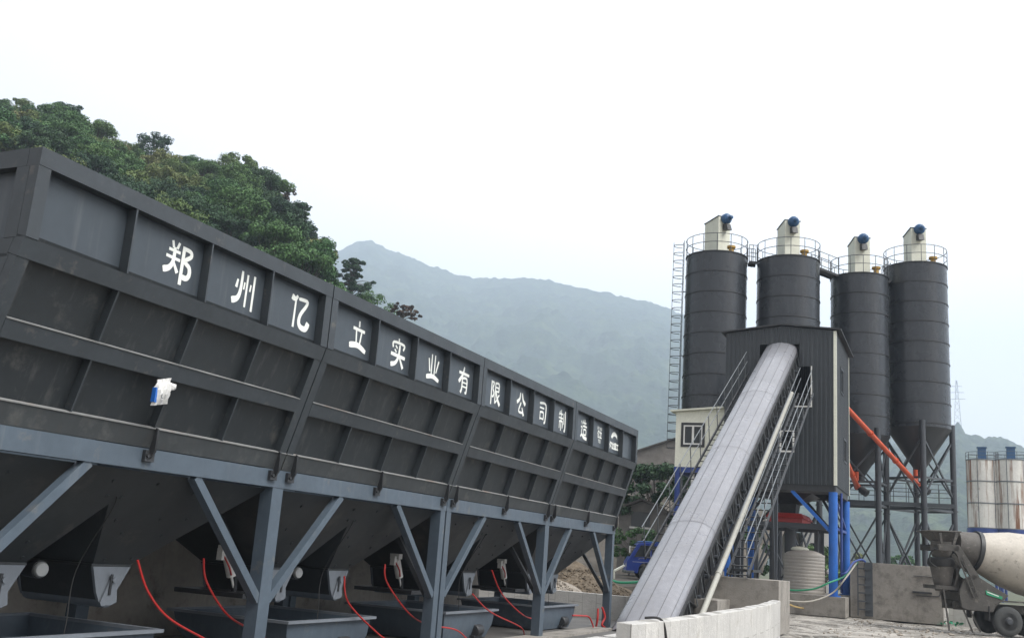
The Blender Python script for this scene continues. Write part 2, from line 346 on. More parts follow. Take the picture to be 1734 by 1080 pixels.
def interp(tab, x):
    if x <= tab[0][0]: return tab[0][1]
    for (a, b), (c, d) in zip(tab, tab[1:]):
        if x <= c: return b+(d-b)*(x-a)/(c-a)
    return tab[-1][1]
def skyline(tab, dist):
    """ridge heights: bearing -> height of the skyline at a distance that varies with bearing"""
    res = []
    for px, py in tab:
        d = ray(px, py); hor = math.hypot(d.x, d.y); res.append((math.atan2(d.x, d.y), d.z/hor))
    return res
def fbm(x, y, s, o=4):
    v = 0; a = 1; t = 0
    for k in range(o): v += a*noise.noise(Vector((x*s, y*s, k*7.3))); t += a; a *= 0.5; s *= 2.1
    return v/t
def terrain(name, m, tab, r0, rr, back, na, nr, rough, bumps, a0=None, a1=None, power=1.15, wl=1.0, ridge_off=0.0):
    sk = skyline(tab, 0); A0 = sk[0][0] if a0 is None else a0; A1 = sk[-1][0] if a1 is None else a1
    b = MB()
    for i in range(na+1):
        az = A0+(A1-A0)*i/na; slope = interp(sk, az); RR = rr(az); R0 = r0(az)
        hr = slope*RR+EYE-ridge_off
        for j in range(nr+1):
            t = j/nr*1.25; r = R0+(RR-R0)*t if t <= 1 else RR+(t-1)*4*back
            x = math.sin(az)*r; y = math.cos(az)*r
            if t <= 1: z = hr*(t**power)
            else: z = hr*(1-0.75*((t-1)/0.25)**1.5)
            k = math.sin(math.pi*min(t, 1))
            z += rough*fbm(x, y, 1/120, 4)*k
            z += bumps*(fbm(x, y, 1/(11*wl), 2)+0.5*noise.noise(Vector((x/(5*wl), y/(5*wl), 3))))*min(1, t*6)
            b.v.append(Vector((x, y, z)))
    for i in range(na):
        for j in range(nr): a = i*(nr+1)+j; b.f.append((a, a+1, a+nr+2, a+nr+1))
    o = struct(b.build(name, m)); return o
FAR = [(330, 470), (480, 452), (560, 433), (600, 412), (628, 405), (650, 419), (690, 434), (720, 446), (760, 460), (800, 472), (850, 471), (900, 471), (930, 474), (960, 484), (1000, 491),
       (1050, 501), (1100, 511), (1140, 526), (1200, 552), (1300, 620), (1400, 680), (1500, 725), (1600, 760), (1700, 800), (1850, 840)]
terrain('mountain', M_MOUNT, FAR, lambda a: 1000, lambda a: 3400+170*math.sin(a*6), 900, 640, 170, 84, 11.5, power=1.05, wl=3.4)
RID = [(1380, 800), (1500, 762), (1560, 738), (1600, 722), (1622, 718), (1640, 737), (1660, 740), (1690, 738), (1712, 747), (1734, 760), (1850, 770), (2000, 800)]
terrain('wooded_ridge', M_MOUNT, RID, lambda a: 800, lambda a: 2000, 600, 330, 90, 10, 13.0, power=1.0, wl=2.0)

# near hill on the left
HILL = [(-420, 20), (-200, 72), (-60, 112), (0, 138), (60, 158), (130, 186), (200, 216), (265, 246), (330, 262), (410, 288), (450, 312), (480, 345), (512, 390), (540, 430), (570, 465), (610, 505), (650, 535), (690, 555), (760, 660), (840, 760), (920, 850), (980, 905)]
HSK = skyline(HILL, 0)
HA0, HA1 = HSK[0][0], HSK[-1][0]
HAZ0 = math.atan2(ray(0, 150).x, ray(0, 150).y); HAZ1 = math.atan2(ray(500, 340).x, ray(500, 340).y); HAZ2 = math.atan2(ray(690, 555).x, ray(690, 555).y)
def hill_rr(a): return interp([(HA0, 205), (math.atan2(ray(0, 150).x, ray(0, 150).y), 185), (math.atan2(ray(480, 330).x, ray(480, 330).y), 150), (HA1, 120)], a)
def hill_r0(a): return 52.0
def hill_z(az, t, R_):
    return (interp(HSK, az)*R_+EYE-9.6+3.0*min(1, max(0, (az-HAZ0)/(HAZ1-HAZ0)))+3.0*min(1, max(0, (az-HAZ1)/(HAZ2-HAZ1))))*t**0.95
def hill_point(az, t):
    R_ = hill_rr(az); r = hill_r0(az)+(R_-hill_r0(az))*t
    x = math.sin(az)*r; y = math.cos(az)*r
    return Vector((x, y, hill_z(az, t, R_)+2.5*fbm(x, y, 1/30, 3)*math.sin(math.pi*t)))
b = MB(); NA, NR = 90, 50
for i in range(NA+1):
    az = HA0+(HA1-HA0)*i/NA
    for j in range(NR+1):
        t = j/NR*1.2
        if t <= 1: p = hill_point(az, t)
        else:
            p = hill_point(az, 1); e = (t-1)/0.2; p = Vector((p.x*(1+0.5*e), p.y*(1+0.5*e), p.z*(1-0.5*e*e)))
        b.v.append(p)
for i in range(NA):
    for j in range(NR): a = i*(NR+1)+j; b.f.append((a, a+1, a+NR+2, a+NR+1))
struct(b.build('hill', M_HILL))

# ------------------------------------------------------------------ trees
def leaf_quad(mb, c, nrm, s, rnd):
    nrm = nrm.normalized(); a, bb = mb.frame(nrm); th = rnd.uniform(0, 6.28)
    u = (a*math.cos(th)+bb*math.sin(th))*s; v2 = (bb*math.cos(th)-a*math.sin(th))*s*rnd.uniform(0.45, 0.8)
    o = len(mb.v); mid = nrm*s*0.25
    mb.v += [c-u, c-v2*0.9+mid*0.4, c+u*1.05, c+v2+mid]; mb.f.append((o, o+1, o+2, o+3))
def make_tree(seed, h, rx, kind='broad', leaf=0.33, n_cl=26, per=95):
    """returns (trunk MB, crown MB) standing at the origin"""
    rnd = random.Random(seed); tr = MB(); cr = MB()
    th = h*(0.45 if kind == 'broad' else 0.86)
    lean = Vector((rnd.uniform(-.4, .4), rnd.uniform(-.4, .4), 0))
    pts = [Vector((0, 0, -0.5))]+[Vector((0, 0, 0))+lean*(k/4)**1.4+Vector((rnd.uniform(-.1, .1), rnd.uniform(-.1, .1), th*k/4)) for k in range(1, 5)]
    r0 = h*0.022
    for k in range(4): tr.tube(pts[k], pts[k+1], r0*(1-0.2*k), r0*(1-0.2*(k+1)), 7)
    cl = []
    if kind == 'broad':
        for k in range(n_cl):
            z = rnd.uniform(0.22, 1.0)
            w = math.sqrt(max(0.02, 1-((z-0.52)/0.56)**2))*rnd.uniform(0.35, 1.0)
            an = rnd.uniform(0, 6.28)
            cl.append((Vector((math.cos(an)*rx*w, math.sin(an)*rx*w, h*z*0.94))+lean, h*rnd.uniform(0.055, 0.13)*(1 if n_cl > 50 else 1.2)))
    elif kind == 'pine':
        lv = 13
        for k in range(lv):
            z = 0.32+0.66*k/(lv-1); w = rx*(1.05-0.85*k/(lv-1))
            for q in range(rnd.randint(5, 8)):
                an = rnd.uniform(0, 6.28); ww = w*rnd.uniform(0.2, 1.15)*(0.75+.5*(k % 2))
                cl.append((Vector((math.cos(an)*ww, math.sin(an)*ww, h*z+rnd.uniform(-.2, .2)))+lean*z, h*rnd.uniform(0.03, 0.075)))
    else:   # sparse, bare topped
        for k in range(n_cl):
            z = rnd.uniform(0.45, 1.0); an = rnd.uniform(0, 6.28); w = rx*rnd.uniform(0.15, 1.0)*(1.15-z*0.6)
            cl.append((Vector((math.cos(an)*w, math.sin(an)*w, h*z))+lean*z, h*rnd.uniform(0.03, 0.06)))
    for c, cs in cl:
        s = pts[-1] if kind == 'broad' else Vector((lean.x*c.z/h, lean.y*c.z/h, max(h*0.15, c.z-cs*1.5)))
        if kind == 'broad': s = pts[rnd.randint(2, 4)]
        m1 = s.lerp(c, 0.5)+Vector((0, 0, rnd.uniform(-.1, .25)))
        tr.tube(s, m1, r0*0.36, r0*0.22, 5); tr.tube(m1, c, r0*0.22, r0*0.07, 5)
        flat = 0.72 if kind == 'broad' else 0.45
        for q in range(per):
            d = Vector((rnd.gauss(0, 1), rnd.gauss(0, 1), rnd.gauss(0, 1)))
            if d.length < 1e-3: continue
            d.normalize(); rr_ = cs*rnd.uniform(0.35, 1.0)**0.6
            p = c+Vector((d.x*rr_, d.y*rr_, d.z*rr_*flat))
            if kind == 'pine': p.z -= 0.15*max(0, (p.xy-c.xy).length-cs*0.5)
            nn = d+Vector((rnd.gauss(0, .5), rnd.gauss(0, .5), 0.55+rnd.gauss(0, .45)))
            leaf_quad(cr, p, nn, leaf*rnd.uniform(0.6, 1.25), rnd)
    return tr, cr
GW = 'trees of the wood on the hillside'
def tree_proto(seed, h, rx, kind, lm, name, label, cat='tree', **kw):
    t = thing(name, label, cat, (0, 0, 0), 0, None); tr, cr = make_tree(seed, h, rx, kind, **kw)
    tr.build('trunk', M_BARK, t); cr.build('crown', lm, t, smooth=False); return t
LB = 'broad green tree in the dense wood on the hillside behind the bins'
LD = 'dark green tree in the dense wood on the hillside behind the bins'
LY = 'yellowing tree in the dense wood on the hillside behind the bins'
protos = []
for sd_, h_, rx_, lm_, nm_, lb_ in ((1, 7.5, 3.1, M_LEAF, 'broadleaf_tree', LB), (2, 6.6, 3.3, M_LEAF, 'broadleaf_tree', LB), (3, 8.2, 3.0, M_LEAF, 'broadleaf_tree', LB),
                                (4, 7.4, 3.2, M_LEAFD, 'dark_tree', LD), (5, 6.8, 2.9, M_LEAFD, 'dark_tree', LD), (6, 6.8, 3.0, M_LEAFY, 'yellowing_tree', LY), (14, 6.2, 2.8, M_LEAFY, 'yellowing_tree', LY)):
    protos.append(tree_proto(sd_, h_, rx_, 'broad', lm_, nm_, lb_, leaf=0.115, n_cl=64, per=290))
used = set()
def put(pr, loc, sc, rz, label=None, group=None):
    if pr.name not in used: used.add(pr.name); o = pr
    else: o = copy_tree(pr)
    o.location = loc; o.rotation_euler.z = rz; o.scale = (sc, sc, sc*random.uniform(0.92, 1.12))
    if label: o['label'] = label
    if group: o['group'] = group
    return o
az_l = math.atan2(ray(-60, 150).x, ray(-60, 150).y); az_r = math.atan2(ray(690, 540).x, ray(690, 540).y)
rows = 13; cnt = 0; low = 60
for j in range(rows):
    t = 0.42+0.58*(j/(rows-1))**0.9
    R_ = 150; ncol = 18 if j < 10 else 25
    for i in range(ncol):
        az = az_l+(az_r-az_l)*(i+0.5*(j % 2)+random.uniform(-.35, .35))/ncol
        p = hill_point(az, min(1.0, t+random.uniform(-.02, .02)))
        # visible only above the bin rim: leave out what the bins hide
        d = p+Vector((0, 0, 7))-EYEV; dep = d.dot(CF); px = 867+F*d.dot(CR)/dep; py = 540-F*d.dot(CU)/dep
        rim = 246+(px-72)*0.477
        if py > rim+low or px < -140 or px > 528: continue
        u = random.random(); hue = px/700
        if j > 7 and u < 0.32 and hue < 0.45: k = random.choice((5, 6))
        elif u < 0.25+0.3*hue: k = random.choice((3, 4))
        elif u > 0.965: k = 5
        else: k = random.choice((0, 1, 2))
        put(protos[k], p, random.choice((0.85, 0.95, 1.05, 1.2, 1.3) if j < 10 else (0.78, 0.85, 0.92, 1.0)), random.uniform(0, 6.28), None, GW+' '+('broad green' if k < 3 else 'dark' if k < 5 else 'yellowing'))
        cnt += 1
print('hill trees', cnt)
def plant(t_, px, py, h_nom, rz, tt=0.985):
    """stand a tree on the hill crest so that it is as tall as the photograph shows it"""
    d = ray(px, py); az = math.atan2(d.x, d.y); p = hill_point(az, tt); r = math.hypot(p.x, p.y)
    need = EYE+d.z/math.hypot(d.x, d.y)*r-p.z; k = need/h_nom
    print('plant', px, round(need, 1), round(k, 2)); t_.location = p; t_.rotation_euler.z = rz; t_.scale = (k, k, k); used.add(t_.name)
HN = dict(t1=9.0, t2=7.6, t3=6, t4=7.5, t5=8, t6=4.4)
t1 = tree_proto(21, 9.0, 3.0, 'pine', M_LEAFD, 'pine_tree', 'dark pine with layered branches standing alone right of the wood edge', leaf=0.14, per=70)
plant(t1, 556, 404, HN['t1'], 1.0)
t2 = tree_proto(22, 7.6, 3.4, 'pine', M_LEAFD, 'pine_tree', 'broad dark pine lowest on the hill, just above the bin rim', leaf=0.14, per=90)
plant(t2, 597, 436, HN['t2'], 2.0)
t3 = tree_proto(23, 6, 3.0, 'broad', M_LEAF, 'leafy_bush', 'green bush on the hill foot right of the broad dark pine', 'bush', leaf=0.13, n_cl=40, per=130)
plant(t3, 632, 490, HN['t3'], 0.4)
t4 = tree_proto(24, 7.5, 2.2, 'sparse', M_LEAFR, 'thin_tree', 'thin reddish tree with sparse leaves on the hill skyline', leaf=0.17, n_cl=44, per=22)
plant(t4, 482, 318, HN['t4'], 0.2)
t5 = tree_proto(25, 8, 2.4, 'sparse', M_LEAFD, 'thin_tree', 'thin dark tree with gaps in its crown on the wood edge', leaf=0.19, n_cl=60, per=36)
plant(t5, 515, 344, HN['t5'], 0.9)
t6 = tree_proto(26, 4.4, 2.6, 'sparse', M_LEAFR, 'dry_bush', 'brown dry bush poking above the rim of the second bin', 'bush', leaf=0.16, n_cl=60, per=30)
plant(t6, 678, 516, HN['t6'], 0.9)
for i, (px, py, lb) in enumerate(((410, 256, 'tall green tree breaking the hill skyline near the thin trees'), (268, 226, 'small dark tree on the hill skyline above the second bin panel'), (118, 176, 'round dark tree on the hill skyline above the first bin corner'))):
    plant(tree_proto(30+i, 7.8, 2.6, 'broad', (M_LEAF, M_LEAFD, M_LEAFD)[i], ('broadleaf_tree', 'dark_tree', 'dark_tree')[i], lb, leaf=0.13, n_cl=60, per=180), px, py, 7.8, i)

# ------------------------------------------------------------------ batching bins
Y0, LB_ = 6.42, 5.17
XF, XR = -8.63, -12.10          # front and rear of the frame
XC = (XF+XR)/2
ZB, ZBT, ZL, ZT = 2.50, 2.74, 4.49, 5.41
XO = -8.09                      # outer face of the upper panels
XLB = -8.62                     # outer face at the foot of the lower panels
RIBS = (0.258, 0.50, 0.733)
def prof(f):                    # lower panel: f = 0 at the ledge, 1 at the foot (outer plane)
    return Vector((XO-0.012+(XLB-XO)*f, 0, ZL+(ZBT+0.01-ZL)*f))
PN = Vector((ZL-ZBT, 0, (XLB-XO))).normalized()    # outward normal of the lower front panel
def mir(p): return Vector((2*XC-p.x, p.y, p.z))
def at(p, y): return Vector((p.x, y, p.z))
def slab(mb, f0, f1, ya, yb, depth, out_=0.0, mirror=False):
    a = prof(f0)+PN*out_; bb = prof(f1)+PN*out_; i = PN*-depth
    q = [a, bb, bb+i, a+i]
    if mirror: q = [mir(p) for p in q]
    mb.prism([at(p, ya) for p in q], (0, yb-ya, 0))
G_BIN = 'aggregate bins in one row'
def make_bin():
    ya, yb = Y0+0.012, Y0+LB_-0.012
    t = thing('aggregate_bin', 'nearest dark grey steel bin, first upper panel blank, small white sack hung on it', 'aggregate bin', (XC, Y0+LB_/2, ZBT), 0, G_BIN)
    sides = (False, True)
    for mm in sides:
        fx = (lambda x: 2*XC-x) if mm else (lambda x: x)
        def bx(name, xa, xb, y1, y2, z1, z2, m=M_RAIL):
            xa, xb = sorted((fx(xa), fx(xb))); b2 = MB(); b2.box(xa, xb, y1, y2, z1, z2); b2.build(name, m, t)
        def sl(name, f0, f1, y1, y2, dep_, out_, m=M_RAIL):
            b2 = MB(); slab(b2, f0, f1, y1, y2, dep_, out_, mm); b2.build(name, m, t)
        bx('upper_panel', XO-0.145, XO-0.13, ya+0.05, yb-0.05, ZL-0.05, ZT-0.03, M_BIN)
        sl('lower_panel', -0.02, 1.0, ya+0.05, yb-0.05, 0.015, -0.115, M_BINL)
        bx('rim', XO+0.004, XO-0.17, ya, yb, ZT-0.185, ZT)
        for (y1, y2) in ((ya, ya+0.15), (yb-0.15, yb)):
            bx('corner_post', XO, XO-0.125, y1, y2, ZL+0.002, ZT-0.187)
            sl('corner_strut', 0.112, 0.872, y1, y2, 0.11, -0.004)
        sl('ledge_rail', 0.0, 0.11, ya, yb, 0.14, 0.002)
        sl('middle_rail', 0.44, 0.545, ya+0.152, yb-0.152, 0.11, 0.0)
        sl('foot_rail', 0.874, 0.998, ya, yb, 0.12, 0.004, M_FOOT)
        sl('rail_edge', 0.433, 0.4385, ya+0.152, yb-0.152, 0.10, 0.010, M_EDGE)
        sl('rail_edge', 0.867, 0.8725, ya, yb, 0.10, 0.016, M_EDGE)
        for k in RIBS:
            yk = Y0+LB_*k
            bx('rib', XO, XO-0.125, yk-0.012, yk+0.012, ZL+0.002, ZT-0.187)
            sl('rib', 0.112, 0.43, yk-0.012, yk+0.012, 0.108, -0.006); sl('rib', 0.546, 0.865, yk-0.012, yk+0.012, 0.108, -0.006)
    for y in (ya+0.10, yb-0.115):
        e = MB(); P = [Vector((XO-0.15, y, ZT-0.03)), Vector((XO-0.15, y, ZL)), at(prof(1)-PN*0.12, y)]
        e.prism(P+[mir(p) for p in reversed(P)], (0, 0.015, 0)); e.build('end_wall', M_BIN, t)
    for y1, y2 in ((ya-0.002, ya+0.098), (yb-0.098, yb+0.002)):       # end frames
        rl = MB(); rl.box(2*XC-XO+0.172, XO-0.172, y1, y2, ZT-0.185, ZT); rl.build('end_rim', M_RAIL, t)
        rl = MB(); P0, P1 = prof(0.0), prof(0.11)
        q = [Vector((P0.x-0.145, y1, ZL-0.005)), Vector((P1.x-0.145, y1, P1.z)), Vector((2*XC-P1.x+0.145, y1, P1.z)), Vector((2*XC-P0.x+0.145, y1, ZL-0.005))]
        rl.prism(q, (0, y2-y1, 0)); rl.build('end_ledge', M_RAIL, t)
        for mm in sides:
            rl = MB(); q = [Vector((XO-0.127, y1, ZT-0.187)), Vector((XO-0.127, y1, ZL+0.0)), Vector((XO-0.30, y1, ZL+0.0)), Vector((XO-0.30, y1, ZT-0.187))]
            rl.prism([mir(p) if mm else p for p in q], (0, y2-y1, 0)); rl.build('end_post', M_RAIL, t)
            rl = MB(); a, b2 = prof(0.112)-PN*0.116, prof(1)-PN*0.116; q = [at(a, y1), at(b2, y1), at(b2-Vector((.2, 0, 0)), y1), at(a-Vector((.2, 0, 0)), y1)]
            rl.prism([mir(p) if mm else p for p in q], (0, y2-y1, 0)); rl.build('end_strut', M_RAIL, t)
        for xk in (-9.3, -10.37, -11.4): rl = MB(); rl.box(xk-0.012, xk+0.012, y1, y2, ZL-0.0, ZT-0.187); rl.build('rib', M_RAIL, t)
    # lugs that bolt the bin to the beam
    for y in (Y0+0.20, Y0+LB_*0.5, Y0+LB_-0.20):
        l = MB(); a = prof(0.86)+PN*0.02; c = Vector((XF+0.06, 0, ZBT-0.05))
        l.prism([at(p, y-0.012) for p in (a, a+Vector((0.03, 0, -0.02)), c+Vector((0.06, 0, 0.02)), c+Vector((0.0, 0, -0.06)), c+Vector((-0.03, 0, 0.02)))], (0, 0.03, 0))
        l.box(XF+0.002, XF+0.05, y-0.075, y+0.075, ZBT-0.15, ZBT-0.02); l.tube((XF+0.05, y-0.04, ZBT-0.085), (XF+0.075, y-0.04, ZBT-0.085), 0.025, n=6)
        l.build('mounting_lug', M_DARK, t)
    # hopper with two outlets
    yc = Y0+LB_/2; h = MB()
    XA, XB2, ZA, ZO = XF-0.13, XF-1.07, ZB-0.02, 1.36
    def fx(z): return XA+(XB2-XA)*(ZA-z)/(ZA-ZO)
    pts = [(ya+0.06, ZA), (yc-1.12, ZO), (yc-0.50, ZO), (yc, 2.08), (yc+0.50, ZO), (yc+1.12, ZO), (yb-0.06, ZA)]
    fr = [Vector((fx(z), y, z)) for y, z in pts]; bk = [mir(p) for p in fr]
    n = len(pts); h.add(fr+bk, [tuple(range(n)), tuple(range(2*n-1, n-1, -1))]+[(i, n+i, n+i+1, i+1) for i in range(n-1)])
    nrm = Vector((ZA-ZO, 0, -(XA-XB2))).normalized()
    for y, z in [(yc-1.6, 2.3), (yc-.9, 2.36), (yc-.2, 2.34), (yc+.5, 2.36), (yc+1.2, 2.3), (yc-1.5, 1.95), (yc-1.1, 1.75), (yc-.7, 1.6), (yc+.1, 2.17), (yc-.12, 2.17), (yc+.3, 1.9), (yc+.55, 1.75), (yc+1.0, 1.95), (yc+1.25, 1.75), (yc+1.45, 1.98), (yc+.62, 1.42), (yc+1.05, 1.44), (yc-.6, 1.42), (yc-1.05, 1.44)]:
        p = Vector((fx(z), y, z)); h.tube(p-nrm*0.01, p+nrm*0.018, 0.022, n=6)
    # flange strip round the mouths
    for s_ in (-1, 1): h.box(2*XC-XB2, XB2, yc+s_*0.81-0.33, yc+s_*0.81+0.33, ZO-0.03, ZO-0.002)
    h.build('hopper', M_HOP, t)
    for s_ in (-1, 1):
        y = yc+s_*0.81; ch = None
        for xa, xb in ((XB2-0.03, XB2+0.012), (2*XC-XB2-0.012, 2*XC-XB2+0.03)):
            c = MB(); c.prism([(xa, y-0.31, 1.328), (xa, y+0.31, 1.328), (xa, y+0.12, 1.02), (xa, y+0.10, 0.90), (xa, y-0.13, 0.90), (xa, y-0.20, 1.02)], (xb-xa, 0, 0))
            cc = c.build('chute_plate', M_GATE, t); ch = ch or cc
        c2 = MB()
        c2.hexa([(2*XC-XB2+0.03, y-0.15, 0.93), (XB2-0.032, y-0.15, 0.93), (XB2-0.032, y+0.10, 0.93), (2*XC-XB2+0.03, y+0.10, 0.93)],
                [(2*XC-XB2+0.03, y-0.29, 1.327), (XB2-0.032, y-0.29, 1.327), (XB2-0.032, y+0.29, 1.327), (2*XC-XB2+0.03, y+0.29, 1.327)])
        c2.build('chute_body', M_HOP, ch)
        gt = MB(); gt.prism([(XB2+0.022, y+0.00, 1.24), (XB2+0.022, y+0.07, 1.22), (XB2+0.022, y+0.13, 0.90), (XB2+0.022, y+0.05, 0.87), (XB2+0.022, y-0.12, 0.86), (XB2+0.022, y-0.14, 0.90)], (0.022, 0, 0))
        gt.lathe((2*XC-XB2, y, 0.98), (1, 0, 0), [(0, 0.15), (XB2-2*XC+XB2, 0.15)], 14)
        gt.tube((XB2-0.05, y+0.02, 1.17), (XB2+0.075, y+0.02, 1.17), 0.035, n=8)
        gt.build('sector_gate', M_GATE, ch)
        lv = MB(); lv.box(XB2+0.046, XB2+0.06, y-0.04, y-0.005, 0.99, 1.24); lv.build('gate_lever', M_DARK, ch)
        if s_ > 0: continue
        cy = MB(); p = Vector((XB2-0.42, y-0.86, 1.55)); q = Vector((XB2-0.42, y-0.68, 1.20))
        cy.tube(p, q, 0.075, n=12); cy.tube(q, q+(q-p).normalized()*0.3, 0.02, n=6); cy.box(p.x-.1, p.x+.1, p.y-.09, p.y+.05, p.z, p.z+.10)
        cy.box(p.x-.05, p.x+.05, p.y-.16, p.y-.07, p.z-.12, p.z+.05)
        cy.build('air_cylinder', M_WHITE2, t)
        hs = MB(); hs.path(smooth_curve([p+Vector((.03, -.10, -.05)), p+Vector((.10, -.03, -.2)), q+Vector((.06, -.08, .02))]), 0.016, 6); hs.build('air_line', M_RED, t)
        ch2 = MB(); ch2.box(2*XC-XB2, XB2-0.02, y-0.86, y-0.28, 0.90, 0.97); ch2.bar((XB2-.42, y-.57, .95), (XB2-.42, y-.60, 1.25), .06); ch2.build('cylinder_bracket', M_DARK, t)
    v = MB(); v.lathe((XB2-.20, yc-0.10, 1.27), (1, -0.2, 0), [(-0.28, 0.05), (-0.27, 0.10), (0.0, 0.105)], 14); v.build('vibrator_motor', M_DARK, t)
    v = MB(); v.lathe((XB2-.20, yc-0.10, 1.27), (1, -0.2, 0), [(0.002, 0.09), (0.03, 0.09), (0.05, 0.075), (0.055, 0.02)], 16); v.build('vibrator_cover', M_BOXG, t)
    v = MB(); v.path(smooth_curve([(fx(2.17)+.03, yc, 2.17), (fx(2.0)+.04, yc+.08, 2.0), (XB2+.16, yc+.10, 1.3), (XB2+.18, yc+.06, .7), (XB2+.2, yc+.02, .25)]), 0.007, 5); v.build('cable', M_BLACK, t)
    return t
bin0 = make_bin()
bins = [bin0]
for k in range(1, 4):
    c = copy_tree(bin0); c.location.y += k*LB_; bins.append(c)
bins[1]['label'] = 'dark grey steel bin next beyond the nearest one, ending at the double post'
bins[2]['label'] = 'dark grey steel bin between the double post and the farthest bin'
bins[3]['label'] = 'farthest dark grey steel bin, small white emblem on it, beside the conveyor foot'

GL = {
 '郑': [((2.3,9.9),(2.8,8.5),.9),((4.7,9.9),(4.2,8.5),.9),((1.4,7.7),(5.3,7.6),.9),((0.7,5.9),(5.5,5.7),.9),((3.3,8.4),(3.2,5),(2.1,3.1),(0.3,2.3),1.0,1.7),((3.5,4.6),(5.0,2.6),.9,1.3),((6.6,9.4),(6.5,0),1.3),((6.7,9.1),(9.0,8.9),(9.4,7.7),(7.3,6.0),(9.2,4.8),(9.5,3.0),(8.6,1.9),(7.2,1.9),1.0,1.4)],
 '州': [((3.4,9.8),(3.3,5),(2.4,2.3),(0.3,1.3),.9,1.9),((1.7,7.2),(1.3,5.2),.8,1.2),((5.8,9.3),(5.7,0.6),.9),((4.7,7.0),(4.5,5.2),.7),((8.8,9.6),(8.7,0),1.0),((7.4,6.9),(7.2,5.2),.7)],
 '亿': [((2.9,9.6),(1.9,8.6),(0.4,8.9),1.0,1.9),((2.2,8.4),(2.0,0.4),.9,1.1),((3.8,9.0),(7.9,9.1),(7.6,7.6),(5.2,4.6),(4.7,2.2),(6.0,0.9),(8.4,0.9),(9.4,2.6),1.0,1.9)],
 '立': [((5,10),(5.1,8.4),1.0),((1.7,7.4),(8.5,7.2),1.2),((3.5,6.9),(4.0,2.4),.9),((6.8,6.9),(6.0,2.4),.9),((0.2,1.6),(5,2.2),(9.8,0.9),1.9,1.5)],
 '实': [((5,10),(5,8.9),1.0),((1.2,6.6),(1.5,8.4),(8.8,8.4),(8.5,6.6),.9),((3.0,7.3),(4.1,6.6),.8),((2.5,5.9),(3.6,5.2),.8),((0.2,4.2),(9.8,3.9),1.4),((5.8,7.8),(5.4,4),(3.5,1.4),(0.6,0.5),1.0,1.7),((6.3,3.4),(8.8,0.4),1.0,1.6)],
 '业': [((3.6,9.6),(3.8,1.8),.9),((6.2,9.6),(6.1,1.8),.9),((1.2,7.8),(2.4,3.4),.8,1.1),((9.0,7.8),(7.4,3.4),1.1,.8),((0.2,1.0),(5,1.7),(9.8,0.7),1.7,1.4)],
 '有': [((0.6,7.6),(9.4,7.4),1.3),((4.8,10),(3.7,7),(0.7,4.0),1.0,1.6),((3.7,5.6),(3.5,1.5),(2.6,0.0),.9,1.3),((3.7,5.6),(7.7,5.6),(7.7,0.5),(6.6,0.4),.9),((3.8,4.0),(7.4,4.0),.7),((3.8,2.4),(7.4,2.4),.7)],
 '限': [((1,9.6),(1,0),1.1),((1.2,9.2),(3.4,9.1),(2.3,6.7),(3.6,5),(3,3.4),(1.9,3.3),.9),((5,9.4),(5,0.8),1.0),((5,9.2),(8.5,9.2),(8.5,5.8),.9),((5.3,7.5),(8.2,7.5),.8),((5.3,5.9),(8.5,5.9),.8),((5,0.8),(7,2.3),.9),((5.8,5.5),(7.2,3),(9.8,0.5),.9,1.8),((9.1,4.7),(7.5,3.3),.9)],
 '公': [((3.8,9.6),(3.2,7),(0.4,5.2),1.0,1.8),((6,9.7),(7,7),(9.8,5.2),1.0,1.9),((4.9,5.4),(2.6,1.4),(7.4,1.2),1.0),((6.4,3.2),(8.3,0.2),1.0,1.7)],
 '司': [((1,9),(8.7,9),(8.5,1.4),(7.2,0.5),1.1),((1.2,7),(6.4,7),.9),((1.7,5),(1.7,1.5),.9),((1.7,4.9),(5.8,4.9),(5.8,1.6),.9),((1.9,2),(5.8,2),.8)],
 '制': [((1.9,9.2),(0.7,7.4),.9),((1.4,8),(5.5,8),.9),((0.3,6),(6.1,6),.9),((3.4,9.9),(3.4,0),1.0),((1.2,4.4),(1.2,1.0),.9),((1.2,4.3),(5.4,4.3),(5.4,1.3),.9),((7.2,8.6),(7.2,3.4),.9),((9.2,9.7),(9.2,0.8),(8,0.4),1.1)],
 '造': [((1.1,8.9),(2.1,7.7),1.1),((0.5,6),(2.3,5.8),(1.5,3.4),(2.3,2.2),.9),((0.2,1.0),(2.3,2.1),(5,0.9),(9.9,0.5),1.2,1.9),((4.5,9.7),(3.6,8),.9),((4.2,8.4),(8.5,8.4),.9),((6.3,9.9),(6.3,6.4),1.0),((3.2,6.6),(9.5,6.6),1.0),((4.5,5),(4.5,2.1),.9),((4.5,4.9),(8.1,4.9),(8.1,2.4),(4.6,2.4),.9)],
}
